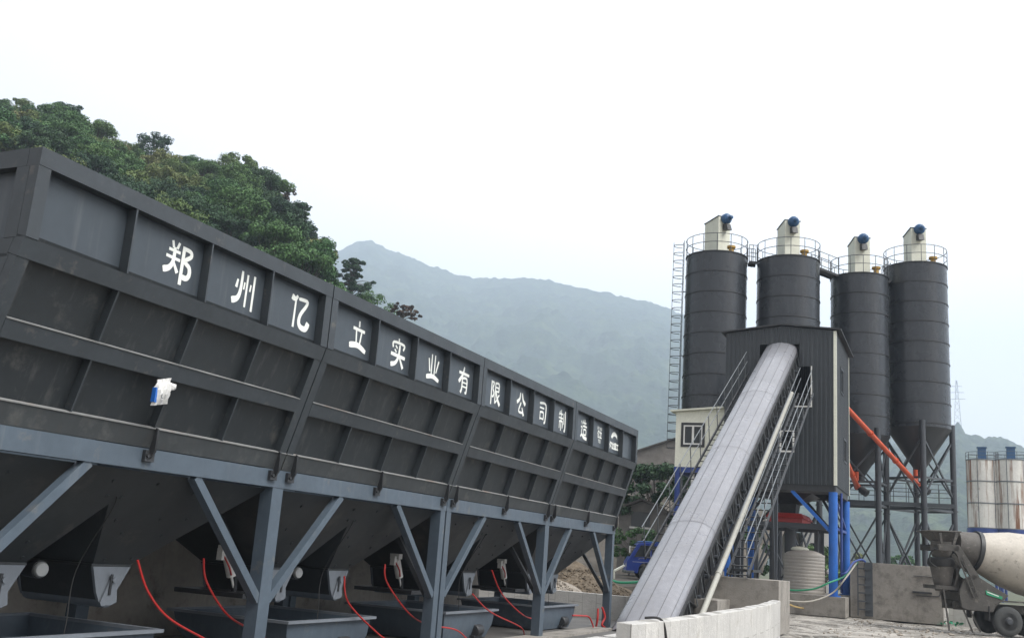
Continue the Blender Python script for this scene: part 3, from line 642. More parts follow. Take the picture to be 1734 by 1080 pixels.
def glyph(mb, ch, yc, zc, w_, h_, x):
    for k, st in enumerate(GL[ch]):
        ps = [p for p in st if isinstance(p, tuple)]; ws = [p for p in st if not isinstance(p, tuple)]
        w0 = ws[0]; w1 = ws[1] if len(ws) > 1 else w0
        C = [Vector((yc+(p[0]/10-.5)*w_, zc+(p[1]/10-.5)*h_, 0)) for p in ps]
        if len(C) > 2: C = smooth_curve(C, 4)
        m = len(C); Lf = []; Rt = []; tot = 0
        for i, p in enumerate(C):
            d = (C[min(i+1, m-1)]-C[max(i-1, 0)]).normalized(); nn = Vector((-d.y, d.x, 0)); f = i/(m-1)
            ww = (w0+(w1-w0)*f**1.5)*0.052*h_
            if i == 0: p = p-d*ww*0.35
            if i == m-1: p = p+d*ww*0.35
            ww *= 0.82 if i in (0, m-1) else 1.0
            Lf.append(p+nn*ww); Rt.append(p-nn*ww)
        xx = x+0.0006*k
        o = len(mb.v); mb.v += [Vector((xx, q.x, q.y)) for q in Lf]+[Vector((xx, q.x, q.y)) for q in Rt]
        for i in range(m-1): mb.f.append((o+i, o+m+i, o+m+i+1, o+i+1))
def text_mesh(mb, body, yc, zc, size, x, bold=0.01, wide=1.0):
    c = bpy.data.curves.new('t', 'FONT'); c.body = body; c.size = size; c.align_x = 'CENTER'; c.align_y = 'CENTER'; c.offset = bold
    o = bpy.data.objects.new('t', c); COL.objects.link(o)
    dg = bpy.context.evaluated_depsgraph_get(); dg.update(); me = bpy.data.meshes.new_from_object(o.evaluated_get(dg))
    mb.add([(x, yc+v.co.x*wide, zc+v.co.y) for v in me.vertices], [tuple(p.vertices) for p in me.polygons])
    bpy.data.objects.remove(o); bpy.data.meshes.remove(me); bpy.data.curves.remove(c)
signs = ['_郑州亿', '立实业有', '限公司制', '造12_']
for bi, row in enumerate(signs):
    for k, chh in enumerate(row):
        if chh == '_': continue
        E_ = (0.03,)+RIBS+(0.97,); yc = Y0+LB_*(bi+(E_[k]+E_[k+1])/2)+(0.22 if (bi, k) != (2, 0) else 0.12); zc = (ZL+ZT-0.16)/2-0.01; x = XO-0.128; m_ = MB()
        if chh in GL: glyph(m_, chh, yc, zc+0.01, 0.45, 0.47, x)
        elif chh == '1':
            text_mesh(m_, '混凝土机械', yc, zc+0.19, 0.085, x, 0.002, .9); text_mesh(m_, '亿立', yc, zc+.03, 0.21, x+.0005, 0.008, .8); text_mesh(m_, 'YILI', yc, zc-0.13, 0.12, x+.001, 0.003)
        else:
            A = [(yc+0.30*math.cos(a), zc+0.03+0.24*math.sin(a)) for a in [math.pi*(0.22+0.68*i/10) for i in range(11)]]
            Bq = [(yc+0.04+0.22*math.cos(a), zc+0.03+0.13*math.sin(a)) for a in [math.pi*(0.16+0.74*i/10) for i in range(11)]]
            o = len(m_.v); m_.v += [Vector((x, *p)) for p in A]+[Vector((x, *p)) for p in Bq]
            m_.f += [(o+i, o+11+i, o+12+i, o+i+1) for i in range(10)]
            text_mesh(m_, '亿立重工', yc, zc-0.12, 0.19, x+.0005, 0.010)
        lt = m_.build('lettering', M_WHITE, bins[bi], smooth=False)
        lt.location = Vector((0, 0, 0)); # built in world coordinates of the source bin's origin
        me = lt.data
        off = ORG[bins[bi].name]-Vector((XC, Y0+LB_/2+LB_*bi, ZBT))
        for v in me.vertices: v.co += off

# support frames, one under each pair of bins
def make_frame():
    t = thing('support_frame', 'blue-grey steel stand carrying the two nearer bins, with heavy posts and V braces', 'steel stand', (XC, Y0+LB_, 0), 0, 'steel stands under the bins')
    ya, yb = Y0+0.01, Y0+2*LB_-0.01
    for xa, xb in ((XF-0.13, XF), (XR, XR+0.13)):
        m_ = MB(); m_.box(xa, xb, ya, yb, ZB, ZBT)
        m_.build('beam', M_FRAME, t)
    for y in (ya, Y0+LB_-0.07, yb-0.14): cb = MB(); cb.box(XR+0.132, XF-0.132, y, y+0.14, ZB+0.002, ZBT-0.004); cb.build('cross_beam', M_FRAME, t)
    for xx, s_ in ((XF, 1), (XR, -1)):
        for y in (ya+0.11, Y0+LB_, yb-0.11):
            x0, x1 = sorted((xx-s_*0.006, xx-s_*0.21))
            p = MB(); wy = 0.12 if y == Y0+LB_ else 0.09
            p.box(x0, x1, y-wy, y+wy, 0.02, ZB-0.002); p.box(x0-0.06, x1+0.06, y-0.18, y+0.18, 0.0, 0.03)
            p.build('post', M_FRAME, t)
            for d in (-1, 1):
                if ya+0.3 < y+d*1.62 < yb-0.3:
                    br = MB(); br.bar((xx-s_*0.075, y+d*0.10, 0.98), (xx-s_*0.075, y+d*1.66, ZB+0.0), 0.11, 0.12, (1, 0, 0)); br.build('brace', M_FRAME, t)
    for y in (ya+0.11, Y0+LB_, yb-0.11):
        for s_ in (0, 1):
            br = MB(); a = (XF-.2, y, 0.95); c = (XF-1.25, y, ZB-0.03)
            if s_: a = mir(Vector(a)); c = mir(Vector(c))
            br.bar(a, c, 0.08, 0.09, (0, 1, 0)); br.build('knee_brace', M_DARK, t)
    return t
fr0 = make_frame(); fr1 = copy_tree(fr0); fr1.location.y += 2*LB_
fr1['label'] = 'blue-grey steel stand carrying the two farther bins, ending beside the conveyor foot'

# weighing hoppers under the outlets
def make_tray():
    yc = Y0+LB_/2; t = thing('weigh_hopper', 'nearest open grey steel weigh hopper, below the first gates', 'weigh hopper', (XC, yc, 0.03), 0, 'weigh hoppers under the bins')
    xa, xb, ya, yb, zt = -11.4, -9.2, yc-1.2, yc+1.2, 0.60
    b_ = MB(); i = 0.015
    lo = [(xa+.35, ya+.2, 0.03), (xb-.1, ya+.2, 0.03), (xb-.1, yb-.2, 0.03), (xa+.35, yb-.2, 0.03)]; mi = [(xa, ya, 0.40), (xb, ya, 0.40), (xb, yb, 0.40), (xa, yb, 0.40)]; hi = [(xa, ya, zt), (xb, ya, zt), (xb, yb, zt), (xa, yb, zt)]
    mi = [(xa+.08, ya+.05, .3), (xb-.02, ya+.05, .3), (xb-.02, yb-.05, .3), (xa+.08, yb-.05, .3)]
    vs = lo+mi+hi; fs = [(3, 2, 1, 0)]
    for r in (0, 4):
        for k in range(4): fs.append((r+k, r+(k+1) % 4, r+4+(k+1) % 4, r+4+k))
    b_.add(vs, fs); b_.build('body', M_FRAME, t)
    rm = MB(); q = 0.07
    rm.box(xb-.005, xb+q, ya-q, yb+q, zt-.03, zt+.012); rm.box(xa-q, xa+.005, ya-q, yb+q, zt-.03, zt+.012)
    rm.box(xa+.006, xb-.006, ya-q, ya+.005, zt-.03, zt+.012); rm.box(xa+.006, xb-.006, yb-.005, yb+q, zt-.03, zt+.012)
    rm.build('rim', M_GATE, t)
    mo = MB(); mo.lathe((xb-.02, yc+.25, .2), (0, 1, 0), [(0, .10), (.02, .12), (.28, .12), (.33, .06)], 14); mo.box(xb-.14, xb+.02, yc+.2, yc+.6, .06, .1); mo.build('vibrator', M_DARK, t)
    return t
tr0 = make_tray()
for k in range(1, 4):
    c = copy_tree(tr0); c.location.y += k*LB_
    c['label'] = ('', 'second weigh hopper from the left, its pale rim right of the first post', 'third weigh hopper from the left, between the double post and the next', 'farthest weigh hopper, in front of the low concrete wall')[k]

# red air hoses
HO = [(((233, 948), (250, 1000), (285, 1045), (345, 1080), (370, 1092)), 'red air hose hanging from the nearest bin, right of its discharge gate'),
      (((345, 945), (350, 985), (385, 1040), (430, 1068), (455, 1085)), 'red air hose curving behind the foot of the first full post'),
      (((583, 975), (590, 1020), (640, 1072), (660, 1084)), 'red air hose hanging right of the second bin gate'),
      (((652, 955), (655, 985), (690, 1035), (722, 1056), (770, 1065), (790, 1080)), 'long red air hose passing behind the double post'),
      (((833, 965), (850, 1005), (885, 1040), (908, 1048)), 'red air hose over the farthest weigh hopper'),
      (((800, 1005), (830, 1035), (880, 1060), (888, 1074)), 'thin red air hose in front of the third weigh hopper rim')]
for k, (pp, lb) in enumerate(HO):
    P = [pt(x, y, X=-9.05 if k != 3 or i < 4 else -8.9) for i, (x, y) in enumerate(pp)]
    a = MB(); a.path(smooth_curve(P, 7), 0.0145, 7); tag(a.build('air_hose', M_RED), lb, 'hose', 'red air hoses')
P = [(-9.0, 25.0, .36), (-8.95, 25.6, .34), (-8.9, 26.0, .3), (-8.85, 26.2, .1), (-8.84, 26.22, 0.02)]
a = MB(); a.path(smooth_curve(P, 7), 0.022, 7); tag(a.build('air_hose', M_RED), 'short red air hose bending down left of the last post', 'hose', 'red air hoses')
a = MB(); a.path(smooth_curve([(-8.80, 26.75, .55), (-8.72, 26.8, .3), (-8.76, 26.7, .1), (-8.70, 26.78, .02)]), 0.03, 7); a.path(smooth_curve([(-8.9, 26.72, .5), (-8.88, 26.66, .25), (-8.92, 26.7, .03)]), 0.03, 7)
tag(a.build('hose_bundle', M_RED), 'bundle of pale red hoses tied at the foot of the last post', 'hose')
# sack tied on the lower panel
sk = thing('plastic_sack', 'small white plastic sack with a blue strip hung on the nearest bin', 'sack', (-8.33, 8.73, 3.4))
pc = pt(268, 663, X=-8.36)
m_ = MB(); W_, H_ = 0.125, 0.30; nx, nz_ = 9, 10
for sgn in (1, -1):
    for i in range(nx+1):
        for j in range(nz_+1):
            u = i/nx*2-1; v = j/nz_*2-1
            wv = W_*(1-0.22*max(0, v-.2)+0.02*math.sin(7*v)); x = 0.05*(1-u*u)**.5*(1-v*v*.8)*sgn + 0.02*math.sin(9*u+5*v)
            m_.v.append(Vector((pc.x+0.05+x, pc.y+u*wv, pc.z+v*H_/2+0.03*u)))
n1 = (nx+1)*(nz_+1)
for s_ in (0, 1):
    for i in range(nx):
        for j in range(nz_): a = s_*n1+i*(nz_+1)+j; m_.f.append((a, a+nz_+1, a+nz_+2, a+1))
m_.lathe((pc.x+.05, pc.y+W_*.7, pc.z+H_*.38), (0.2, 1, -.5), [(-.02, .02), (.04, .03), (.08, .05), (.11, .02)], 7)
m_.build('bag', M_CLOTH, sk)
m_ = MB(); m_.hexa([(pc.x+.03, pc.y-W_*1.06, pc.z-H_*.46), (pc.x+.085, pc.y-W_*1.03, pc.z-H_*.46), (pc.x+.085, pc.y-W_*.74, pc.z-H_*.47), (pc.x+.03, pc.y-W_*.74, pc.z-H_*.47)], [(pc.x+.03, pc.y-W_*1.02, pc.z+H_*.1), (pc.x+.08, pc.y-W_*1.0, pc.z+H_*.1), (pc.x+.08, pc.y-W_*.8, pc.z+H_*.1), (pc.x+.03, pc.y-W_*.8, pc.z+H_*.1)])
m_.build('printed_strip', M_BLUE, sk)
m_ = MB(); text_mesh(m_, 'L1', pc.y-0.02, pc.z-0.06, 0.08, pc.x+.112, 0.0); m_.build('print', M_LEG, sk, smooth=False)

# ------------------------------------------------------------------ concrete walls, ramp
m_ = MB(); m_.box(-12.95, -12.62, 3.0, 27.0, 0, 2.46)
tag(m_.build('retaining_wall', M_CONCD, bevel=0.01), 'brownish concrete retaining wall behind the bin outlets', 'wall')
m_ = MB(); m_.prism([(-12.97, 3, 0), (-12.97, 3, 2.35), (-34, 3, 2.35), (-46, 3, 0)], (0, 24, 0)); struct(m_.build('loading_ramp', M_EARTH))
cw = MB()
pl = [(-3.29, 11.1), (-3.18, 12.55), (-3.20, 15.5), (-3.27, 18.57), (-3.43, 21.5), (-3.68, 24.2)]
top = smooth_curve([Vector((x, y, 0)) for x, y in pl], 8)
L_ = []
for i, p in enumerate(top):
    d = (top[min(i+1, len(top)-1)]-top[max(i-1, 0)]).normalized(); nn = Vector((-d.y, d.x, 0))
    zt = 1.19+0.012*noise.noise(p*1.3); L_.append((p, p+nn*0.19, zt, zt+0.006))
for p, q, z1, z2 in L_: cw.v += [Vector((p.x, p.y, 0)), Vector((p.x, p.y, z1)), Vector((q.x, q.y, z2)), Vector((q.x, q.y, 0))]
n_ = len(L_)
for i in range(n_-1):
    for k in range(3): cw.f.append((4*i+k, 4*i+4+k, 4*i+5+k, 4*i+k+1))
cw.f += [(0, 1, 2, 3), (4*n_-1, 4*n_-2, 4*n_-3, 4*n_-4)]
cw.box(-3.85, -3.30, 6.5, 11.55, 0, 0.985); cw.box(-3.78, -3.47, 11.552, 12.6, 0, 1.0)
cwo = cw.build('concrete_wall', M_WALL, bevel=0.008); tag(cwo, 'pale curved concrete wall with formwork marks in the foreground', 'wall')
m_ = MB(); m_.path(smooth_curve([(-3.42, 12.05, 1.215), (-3.22, 12.1, 1.20), (-3.17, 12.2, 0.9), (-3.12, 12.35, .5), (-3.1, 12.5, .02)]), 0.016, 6); tag(m_.build('cable', M_BLACK), 'thin dark cable hanging over the pale foreground wall', 'cable')
m_ = MB(); m_.box(-7.4, -4.76, 31.0, 33.2, 0, 1.55); m_.box(-7.0, -6.2, 29.3, 30.998, 0, .9)
tag(m_.build('concrete_plinth', M_CONC, bevel=0.01), 'grey concrete plinth under the conveyor walkway, behind the pale wall', 'plinth')
m_ = MB(); m_.box(-14.5, -8.75, 30.4, 30.65, 0, 0.74)
tag(m_.build('low_wall', M_WALL, bevel=0.008), 'low pale concrete wall in front of the gravel heaps', 'wall')
m_ = MB(); m_.box(-8.95, -8.45, 16, 26.6, 0.0, 0.035); m_.box(-8.45, -8.3, 10, 26.4, 0.0, 0.06); tag(m_.build('foundation_strip', M_CONC), 'concrete strip along the feet of the bin posts', 'foundation')
m_ = MB(); m_.box(-12.6, -3.9, -6, 30.3, -0.3, 0.006); struct(m_.build('low_bounce_floor', M_LOWB))  # added dark sheet over the ground to cut bounced light below the bins
# gravel heaps
def heap(name, c, rx, ry, h, m, label, seed):
    b_ = MB(); N, K = 46, 22
    for j in range(K+1):
        for i in range(N):
            a = 2*math.pi*i/N; r = j/K; x = c[0]+math.cos(a)*rx*r; y = c[1]+math.sin(a)*ry*r
            z = h*max(0, (1-r)**0.95)+0.14*noise.noise(Vector((x*1.1, y*1.1, seed)))*(1-r)*2+0.055*noise.noise(Vector((x*5, y*5, seed)))*min(1, (1-r)*6)
            b_.v.append(Vector((x, y, c[2]+z)))
    for j in range(K):
        for i in range(N): k = (i+1) % N; b_.f.append((j*N+i, (j+1)*N+i, (j+1)*N+k, j*N+k))
    rnd = random.Random(int(seed*10))
    for i in range(1500):
        a = rnd.uniform(3.3, 6.2); r = rnd.uniform(.05, .98)**.6; q = Vector((c[0]+math.cos(a)*rx*r, c[1]+math.sin(a)*ry*r, c[2]+h*(1-r)**.95+rnd.uniform(-.02, .06))); e = rnd.uniform(.02, .06)
        b_.add([q+Vector((dx*e*rnd.uniform(.7, 1.5), dy*e*rnd.uniform(.7, 1.5), dz*e)) for dx, dy, dz in ((1, 0, 0), (-1, 0, 0), (0, 1, 0), (0, -1, 0), (0, 0, 1), (0, 0, -1))], [(0, 2, 4), (2, 1, 4), (1, 3, 4), (3, 0, 4), (2, 0, 5), (1, 2, 5), (3, 1, 5), (0, 3, 5)])
    tag(b_.build(name, m, smooth=False), label, 'gravel heap')
M_GRAV = mat('gravel_pale', (0.33, 0.29, 0.24), 0.9, var=0.5, scale=5, spots=(0.15, 0.12, 0.10), spot_amt=0.9, spot_scale=9, bump=1.0, bump_scale=9)
M_GRAVB = mat('gravel_brown', (0.16, 0.125, 0.085), 0.9, var=0.5, scale=5, spots=(0.09, 0.07, 0.05), spot_amt=0.8, spot_scale=9, bump=1.0, bump_scale=9)
heap('gravel_heap', (-14.4, 34.0, 0), 3.4, 2.8, 1.75, M_GRAV, 'pale gravel heap behind the low wall, left of the brown one', 1.0)
heap('gravel_heap', (-13.9, 38.5, 0), 3.8, 3.6, 1.55, M_GRAVB, 'brown gravel heap behind the low wall, near the last post', 2.0)

# ------------------------------------------------------------------ belt conveyor
TY = 48.0
CA = Vector((-7.58, 26.76, 0.10)); CB = Vector((-7.37, TY, 12.02))
CD = (CB-CA).normalized(); CS = Vector((1, 0, 0)); CS = (CS-CD*CS.dot(CD)).normalized(); CN = CS.cross(CD).normalized()
def cp(s, a, n): return CA+CD*s+CS*a+CN*n
CLEN = (CB-CA).length
cv = thing('belt_conveyor', 'long inclined belt conveyor with pale arched sheet cover running up into the dark tower', 'conveyor', tuple(CA))
def arch_pt(q):
    a = math.pi*q; return -0.04-0.76*math.cos(a), 0.43*math.sin(a)**0.85
seg = 6.1; s0 = -0.6; k = 0
while s0 < CLEN+1.6:
    s1 = min(s0+seg, CLEN+1.6); c = MB(); NP = 48
    lift = 0.004*(k % 2)
    def section(s):
        out_ = []
        for i in range(NP+1):
            q = i/NP; a, n = arch_pt(q); rib = 0.018 if i % 8 in (0, 1) and 0 < i < NP-1 else 0.0
            l = 1+rib*0.9+lift+0.012*noise.noise(Vector((s*.8, i*.22, 4))); out_.append(cp(s, a*l, n*l+0.0))
        return out_
    NS = 12; m1 = NP+1
    for q in range(NS+1):
        o = section(s0-.03+(s1-s0+.06)*q/NS); c.v += o+[p-CN*0.012 for p in o]
    for q in range(NS):
        b0, b1 = 2*m1*q, 2*m1*(q+1)
        for i in range(NP): c.f.append((b0+i, b0+i+1, b1+i+1, b1+i)); c.f.append((b0+m1+i, b1+m1+i, b1+m1+i+1, b0+m1+i+1))
        c.f += [(b0, b1, b1+m1, b0+m1), (b0+NP, b0+m1+NP, b1+m1+NP, b1+NP)]
    for s in (0, 2*m1*NS):
        for i in range(NP): c.f.append((s+i, s+m1+i, s+m1+i+1, s+i+1) if s == 0 else (s+i, s+i+1, s+m1+i+1, s+m1+i))
    cs_ = c.build('cover_sheet', M_COVER, cv)
    for i in (8, 16, 24, 32, 40):
        sm = MB(); q_ = i/NP + (0.012 if i == 16 else 0); a1, n1_ = arch_pt(q_+.003); a2, n2_ = arch_pt(q_+.003+.0075); l = 1.036+lift
        sm.add([cp(s0-.02, a1*l, n1_*l), cp(s0-.02, a2*l, n2_*l), cp(s1+.02, a2*l, n2_*l), cp(s1+.02, a1*l, n1_*l)], [(0, 1, 2, 3)]); sm.build('sheet_seam', M_SEAMC, cs_)
    sm = MB(); o1 = [cp(s1-.035, arch_pt(i/24)[0]*1.034, arch_pt(i/24)[1]*1.034+.004) for i in range(25)]; o2 = [cp(s1-.02, arch_pt(i/24)[0]*1.034, arch_pt(i/24)[1]*1.034+.004) for i in range(25)]
    sm.add(o1+o2, [(i, i+1, 26+i, 25+i) for i in range(24)]); sm.build('lap_joint', M_SEAMC, cs_)
    s0 = s1; k += 1
# truss
tr = MB()
for a in (-0.74, 0.74):
    for n in (-0.06, -0.95): tr.bar(cp(-0.8, a, n), cp(CLEN+1.2, a, n), 0.08, 0.10, CN)
    s = 0; j = 0
    while s < CLEN:
        tr.bar(cp(s, a, -0.10), cp(s, a, -0.92), 0.05, 0.05, CD)
        tr.bar(cp(s, a, -0.92 if j % 2 else -0.12), cp(s+0.9, a, -0.12 if j % 2 else -0.92), 0.045, 0.045, CN)
        s += 0.9; j += 1
s = 0
while s < CLEN: tr.bar(cp(s, -.74, -.95), cp(s, .74, -.95), 0.05, 0.05, CD); s += 1.8
tr.build('truss', M_DARK, cv)
s = 0.2
while s < CLEN: hp = MB(); hp.bar(cp(s, 0.76, -.02), cp(s-0.12, 0.84, -0.62), 0.024, 0.03, CD); hp.build('cover_strap', M_GALV, cv); s += 0.75
s = 0.3
while s < CLEN:
    ro = MB(); ro.tube(cp(s, -.2, -.42), cp(s, .2, -.42), 0.055); ro.tube(cp(s, .21, -.42), cp(s, .62, -.22), 0.055); ro.tube(cp(s, -.21, -.42), cp(s, -.62, -.22), 0.055); ro.tube(cp(s, .66, -.55), cp(s, .86, -.55), .07)
    ro.bar(cp(s+.08, .62, -.2), cp(s+.08, .66, -.55), 0.06, 0.08, CN)
    ro.build('idler_roller', M_LEG, cv); s += 1.2
be = MB(); pr = [(-.62, -.15), (-.22, -.36), (.22, -.36), (.62, -.15)]
be.add([cp(s, a, n) for s in (-.6, CLEN+1) for a, n in pr]+[cp(s, a, n-.015) for s in (-.6, CLEN+1) for a, n in pr], [(0, 1, 5, 4), (1, 2, 6, 5), (2, 3, 7, 6), (8, 12, 13, 9), (9, 13, 14, 10), (10, 14, 15, 11)])
be.hexa([cp(-.6, -.4, -.80), cp(-.6, .4, -.80), cp(-.6, .4, -.78), cp(-.6, -.4, -.78)], [cp(CLEN, -.4, -.80), cp(CLEN, .4, -.80), cp(CLEN, .4, -.78), cp(CLEN, -.4, -.78)])
be.build('belt', M_BLACK, cv)
for a_ in (-.69, .69): sk_ = MB(); sk_.hexa([cp(-.8, a_-.006, -.90), cp(-.8, a_+.006, -.90), cp(-.8, a_+.006, -.07), cp(-.8, a_-.006, -.07)], [cp(CLEN+1, a_-.006, -.90), cp(CLEN+1, a_+.006, -.90), cp(CLEN+1, a_+.006, -.07), cp(CLEN+1, a_-.006, -.07)]); sk_.build('shade_plate', M_BLACK, cv)  # added black plates stand in for the deep shade behind the truss
def support(s, name='support_leg'):
    for a in (-.74, .74):
        p = cp(s, a, -1.0); m2 = MB(); m2.bar((p.x, p.y, 0.0), (p.x, p.y, p.z), 0.16, 0.16, (0, 1, 0)); m2.bar((p.x, p.y-.02, 0.5), cp(s-1.6, a, -1.0), 0.09, 0.09, (1, 0, 0)); m2.build(name, M_LEG, cv)
support(9.0); support(17.5)
# walkway left and right with handrails
def walkway(side, a0, sA, sB, post=1.5, m=M_GALV):
    wk = MB(); aw = 0.62
    ain, aout = side*a0, side*(a0+aw)
    wk.bar(cp(sA, ain, -.72), cp(sB, ain, -.72), .05, .10, CN); wk.bar(cp(sA, aout, -.72), cp(sB, aout, -.72), .05, .10, CN)
    s = sA
    while s < sB: wk.bar(cp(s, ain, -.70), cp(s, aout, -.70), .03, .03, CN); s += .55
    wk.build('walkway', M_DARK, cv)
    hr = MB()
    for n in (.36, -.12): hr.tube(cp(sA, aout, n), cp(sB, aout, n), 0.018, n=6)
    s = sA
    while s <= sB: hr.bar(cp(s, aout, -.72), cp(s+.25, aout, .36), .03, .03, CD); s += post
    hr.build('handrail', m, cv)
walkway(1, 1.26, 4.4, 20.5, 1.6)
walkway(-1, 0.84, 5.0, CLEN-1.0, 1.6, M_GALV)
hr = MB()
for n in (.36, -.12): hr.tube(cp(6.4, 1.30, n-.2), cp(21.5, 1.26, n-.2), 0.016, n=6)
hr.build('handrail', M_GALV, cv)
pp = MB(); pp.tube(cp(-0.6, 1.10, -.52), cp(19.8, 1.08, -.44), 0.085, n=14)
for s in (4, 8, 12, 16): pp.lathe(cp(s, 1.095, -.50), CD, [(-.05, .10), (.05, .10)], 14)
pp.build('dust_pipe', M_PIPE, cv)
ft = MB()
p = cp(5.2, 1.5, -.9)
for dx, dy in ((-.3, 0), (.3, 0), (-.3, 1.3), (.3, 1.3)): ft.bar((p.x+dx, p.y+dy, p.z-.9), (p.x+dx, p.y+dy, p.z-.1), .07, .07, (0, 1, 0))
ft.box(p.x-.4, p.x+.4, p.y-.1, p.y+1.5, p.z-.12, p.z-.04); ft.box(p.x-.4, p.x+.4, p.y-.1, p.y+1.5, p.z-.5, p.z-.44)
ft.build('walkway_foot', M_DARK, cv)

# ------------------------------------------------------------------ mixing tower
TX0, TX1, TYB = -10.04, -4.87, 54.2
TZ0, TZE, TZA = 5.78, 13.08, 13.36
XAP = (TX0+TX1)/2+.1
tw = thing('mixing_tower', 'tall dark grey corrugated mixing tower on blue columns, conveyor entering its front', 'mixing tower', ((TX0+TX1)/2, 51, 0))
def roof_z(x): return TZA-(TZA-TZE)*abs(x-XAP)/(TX1-XAP)
def corr_wall(holes, u0, u1, vtop, v0, pos, du=0.21):
    """corrugated sheet of vertical ribs; pos(u, out, z) -> world; holes = (ua, ub, va, vb)"""
    b_ = MB(); prof_ = [(0, 0), (0.10, 0), (0.115, 0.03), (0.195, 0.03), (0.21, 0)]
    n_ = int(round((u1-u0)/du)); st = (u1-u0)/n_
    for i in range(n_):
        ua = u0+i*st; um = ua+st/2
        cuts = sorted([(h[2], h[3]) for h in holes if h[0] < um < h[1]])
        zs = []; z = v0
        for c0, c1 in cuts: zs.append((z, c0)); z = c1
        zs.append((z, None))
        for za, zb in zs:
            for (p0, o0), (p1, o1) in zip(prof_, prof_[1:]):
                a, c = ua+p0*st/du, ua+p1*st/du
                z0a = za; t0 = zb if zb is not None else vtop(a); t1 = zb if zb is not None else vtop(c)
                o = len(b_.v); b_.v += [pos(a, o0, z0a), pos(c, o1, z0a), pos(c, o1, t1), pos(a, o0, t0)]; b_.f.append((o, o+1, o+2, o+3))
    return b_
holes = [(-8.32, -6.62, 10.9, 12.42), (-8.62, -8.10, 9.6, 11.30), (-6.80, -5.98, 9.42, 11.32), (-7.36, -6.76, 7.28, 8.22)]
wf = corr_wall(holes, TX0, TX1, lambda x: roof_z(x)-.04, TZ0, lambda u, o, z: Vector((u, TY-o, z)))
wf.build('front_wall', M_CLAD, tw)
ws = corr_wall([(50.0, 51.1, 10.45, 11.65), (51.3, 52.5, 7.25, 8.35)], TY, TYB, lambda y: TZE-.05, TZ0, lambda u, o, z: Vector((TX1+o, u, z)))
ws.build('side_wall', M_CLAD, tw)
corr_wall([], TY, TYB, lambda y: TZE-.05, TZ0, lambda u, o, z: Vector((TX0-o, u, z))).build('side_wall', M_CLAD, tw)
corr_wall([], TX0, TX1, lambda x: roof_z(x)-.04, TZ0, lambda u, o, z: Vector((u, TYB+o, z))).build('rear_wall', M_CLAD, tw)
rf = MB()
for xa, xb in ((TX0-.22, XAP), (XAP, TX1+.26)):
    za, zb = roof_z(xa), roof_z(xb)
    rf.hexa([(xa, TY-.16, za), (xb, TY-.16, zb), (xb, TYB+.2, zb), (xa, TYB+.2, za)], [(xa, TY-.16, za+.07), (xb, TY-.16, zb+.07), (xb, TYB+.2, zb+.07), (xa, TYB+.2, za+.07)])
rf.build('roof', M_DARK, tw)
tm = MB()
tm.box(TX1-.09, TX1+.035, TY-.045, TY-.031, TZ0, TZE-.06); tm.box(TX1+.031, TX1+.045, TY-.045, TY+.10, TZ0, TZE-.06)
tm.build('corner_trim', M_CREAM, tw)
tm = MB(); tm.box(TX1+.031, TX1+.045, TYB-.12, TYB+.03, TZ0, TZE-.08); tm.build('corner_trim', M_CREAM, tw)
fl = MB(); fl.box(TX0+.02, TX1-.02, TY+.03, TYB-.03, TZ0-.02, TZ0+.08)
fl.box(TX0+.05, TX1-.05, TY+.02, TY+.22, TZ0-.30, TZ0-.021); fl.box(TX0+.05, TX1-.05, TYB-.22, TYB-.02, TZ0-.30, TZ0-.021); fl.box(TX1-.25, TX1-.03, TY+.23, TYB-.23, TZ0-.30, TZ0-.021); fl.box(TX0+.03, TX0+.25, TY+.23, TYB-.23, TZ0-.30, TZ0-.021)
fl.build('floor_deck', M_DARK, tw)
def frame_xz(name, x0, x1, z0, z1, y, th, m, par, sides='LRBT'):
    b_ = MB()
    if 'L' in sides: b_.box(x0, x0+th, y-.03, y, z0, z1)
    if 'R' in sides: b_.box(x1-th, x1, y-.03, y, z0, z1)
    xa, xb = x0+(th if 'L' in sides else 0), x1-(th if 'R' in sides else 0)
    if 'B' in sides: b_.box(xa, xb, y-.03, y, z0, z0+th)
    if 'T' in sides: b_.box(xa, xb, y-.03, y, z1-th, z1)
    return b_.build(name, m, par)
frame_xz('opening_frame', -6.80, -5.93, 9.38, 11.34, TY-.032, .06, M_WHITE2, tw, 'RB')
wd = frame_xz('window', -7.40, -6.73, 7.24, 8.26, TY-.032, .075, M_WHITE2, tw)
for (ya, yb, za, zb) in ((50.0, 51.1, 10.45, 11.65), (51.3, 52.5, 7.25, 8.35)):
    b_ = MB(); x = TX1+.032
    b_.box(x, x+.03, ya-.04, ya+.05, za-.04, zb+.04); b_.box(x, x+.03, yb-.05, yb+.04, za-.04, zb+.04); b_.box(x, x+.03, ya+.05, yb-.05, za-.04, za+.05); b_.box(x, x+.03, ya+.05, yb-.05, zb-.05, zb+.04)
    wo = b_.build('window', M_LEG, tw); gl = MB(); gl.box(x-.03, x-.02, ya+.01, yb-.01, za+.01, zb-.01); gl.build('pane', M_GLASS, wo)
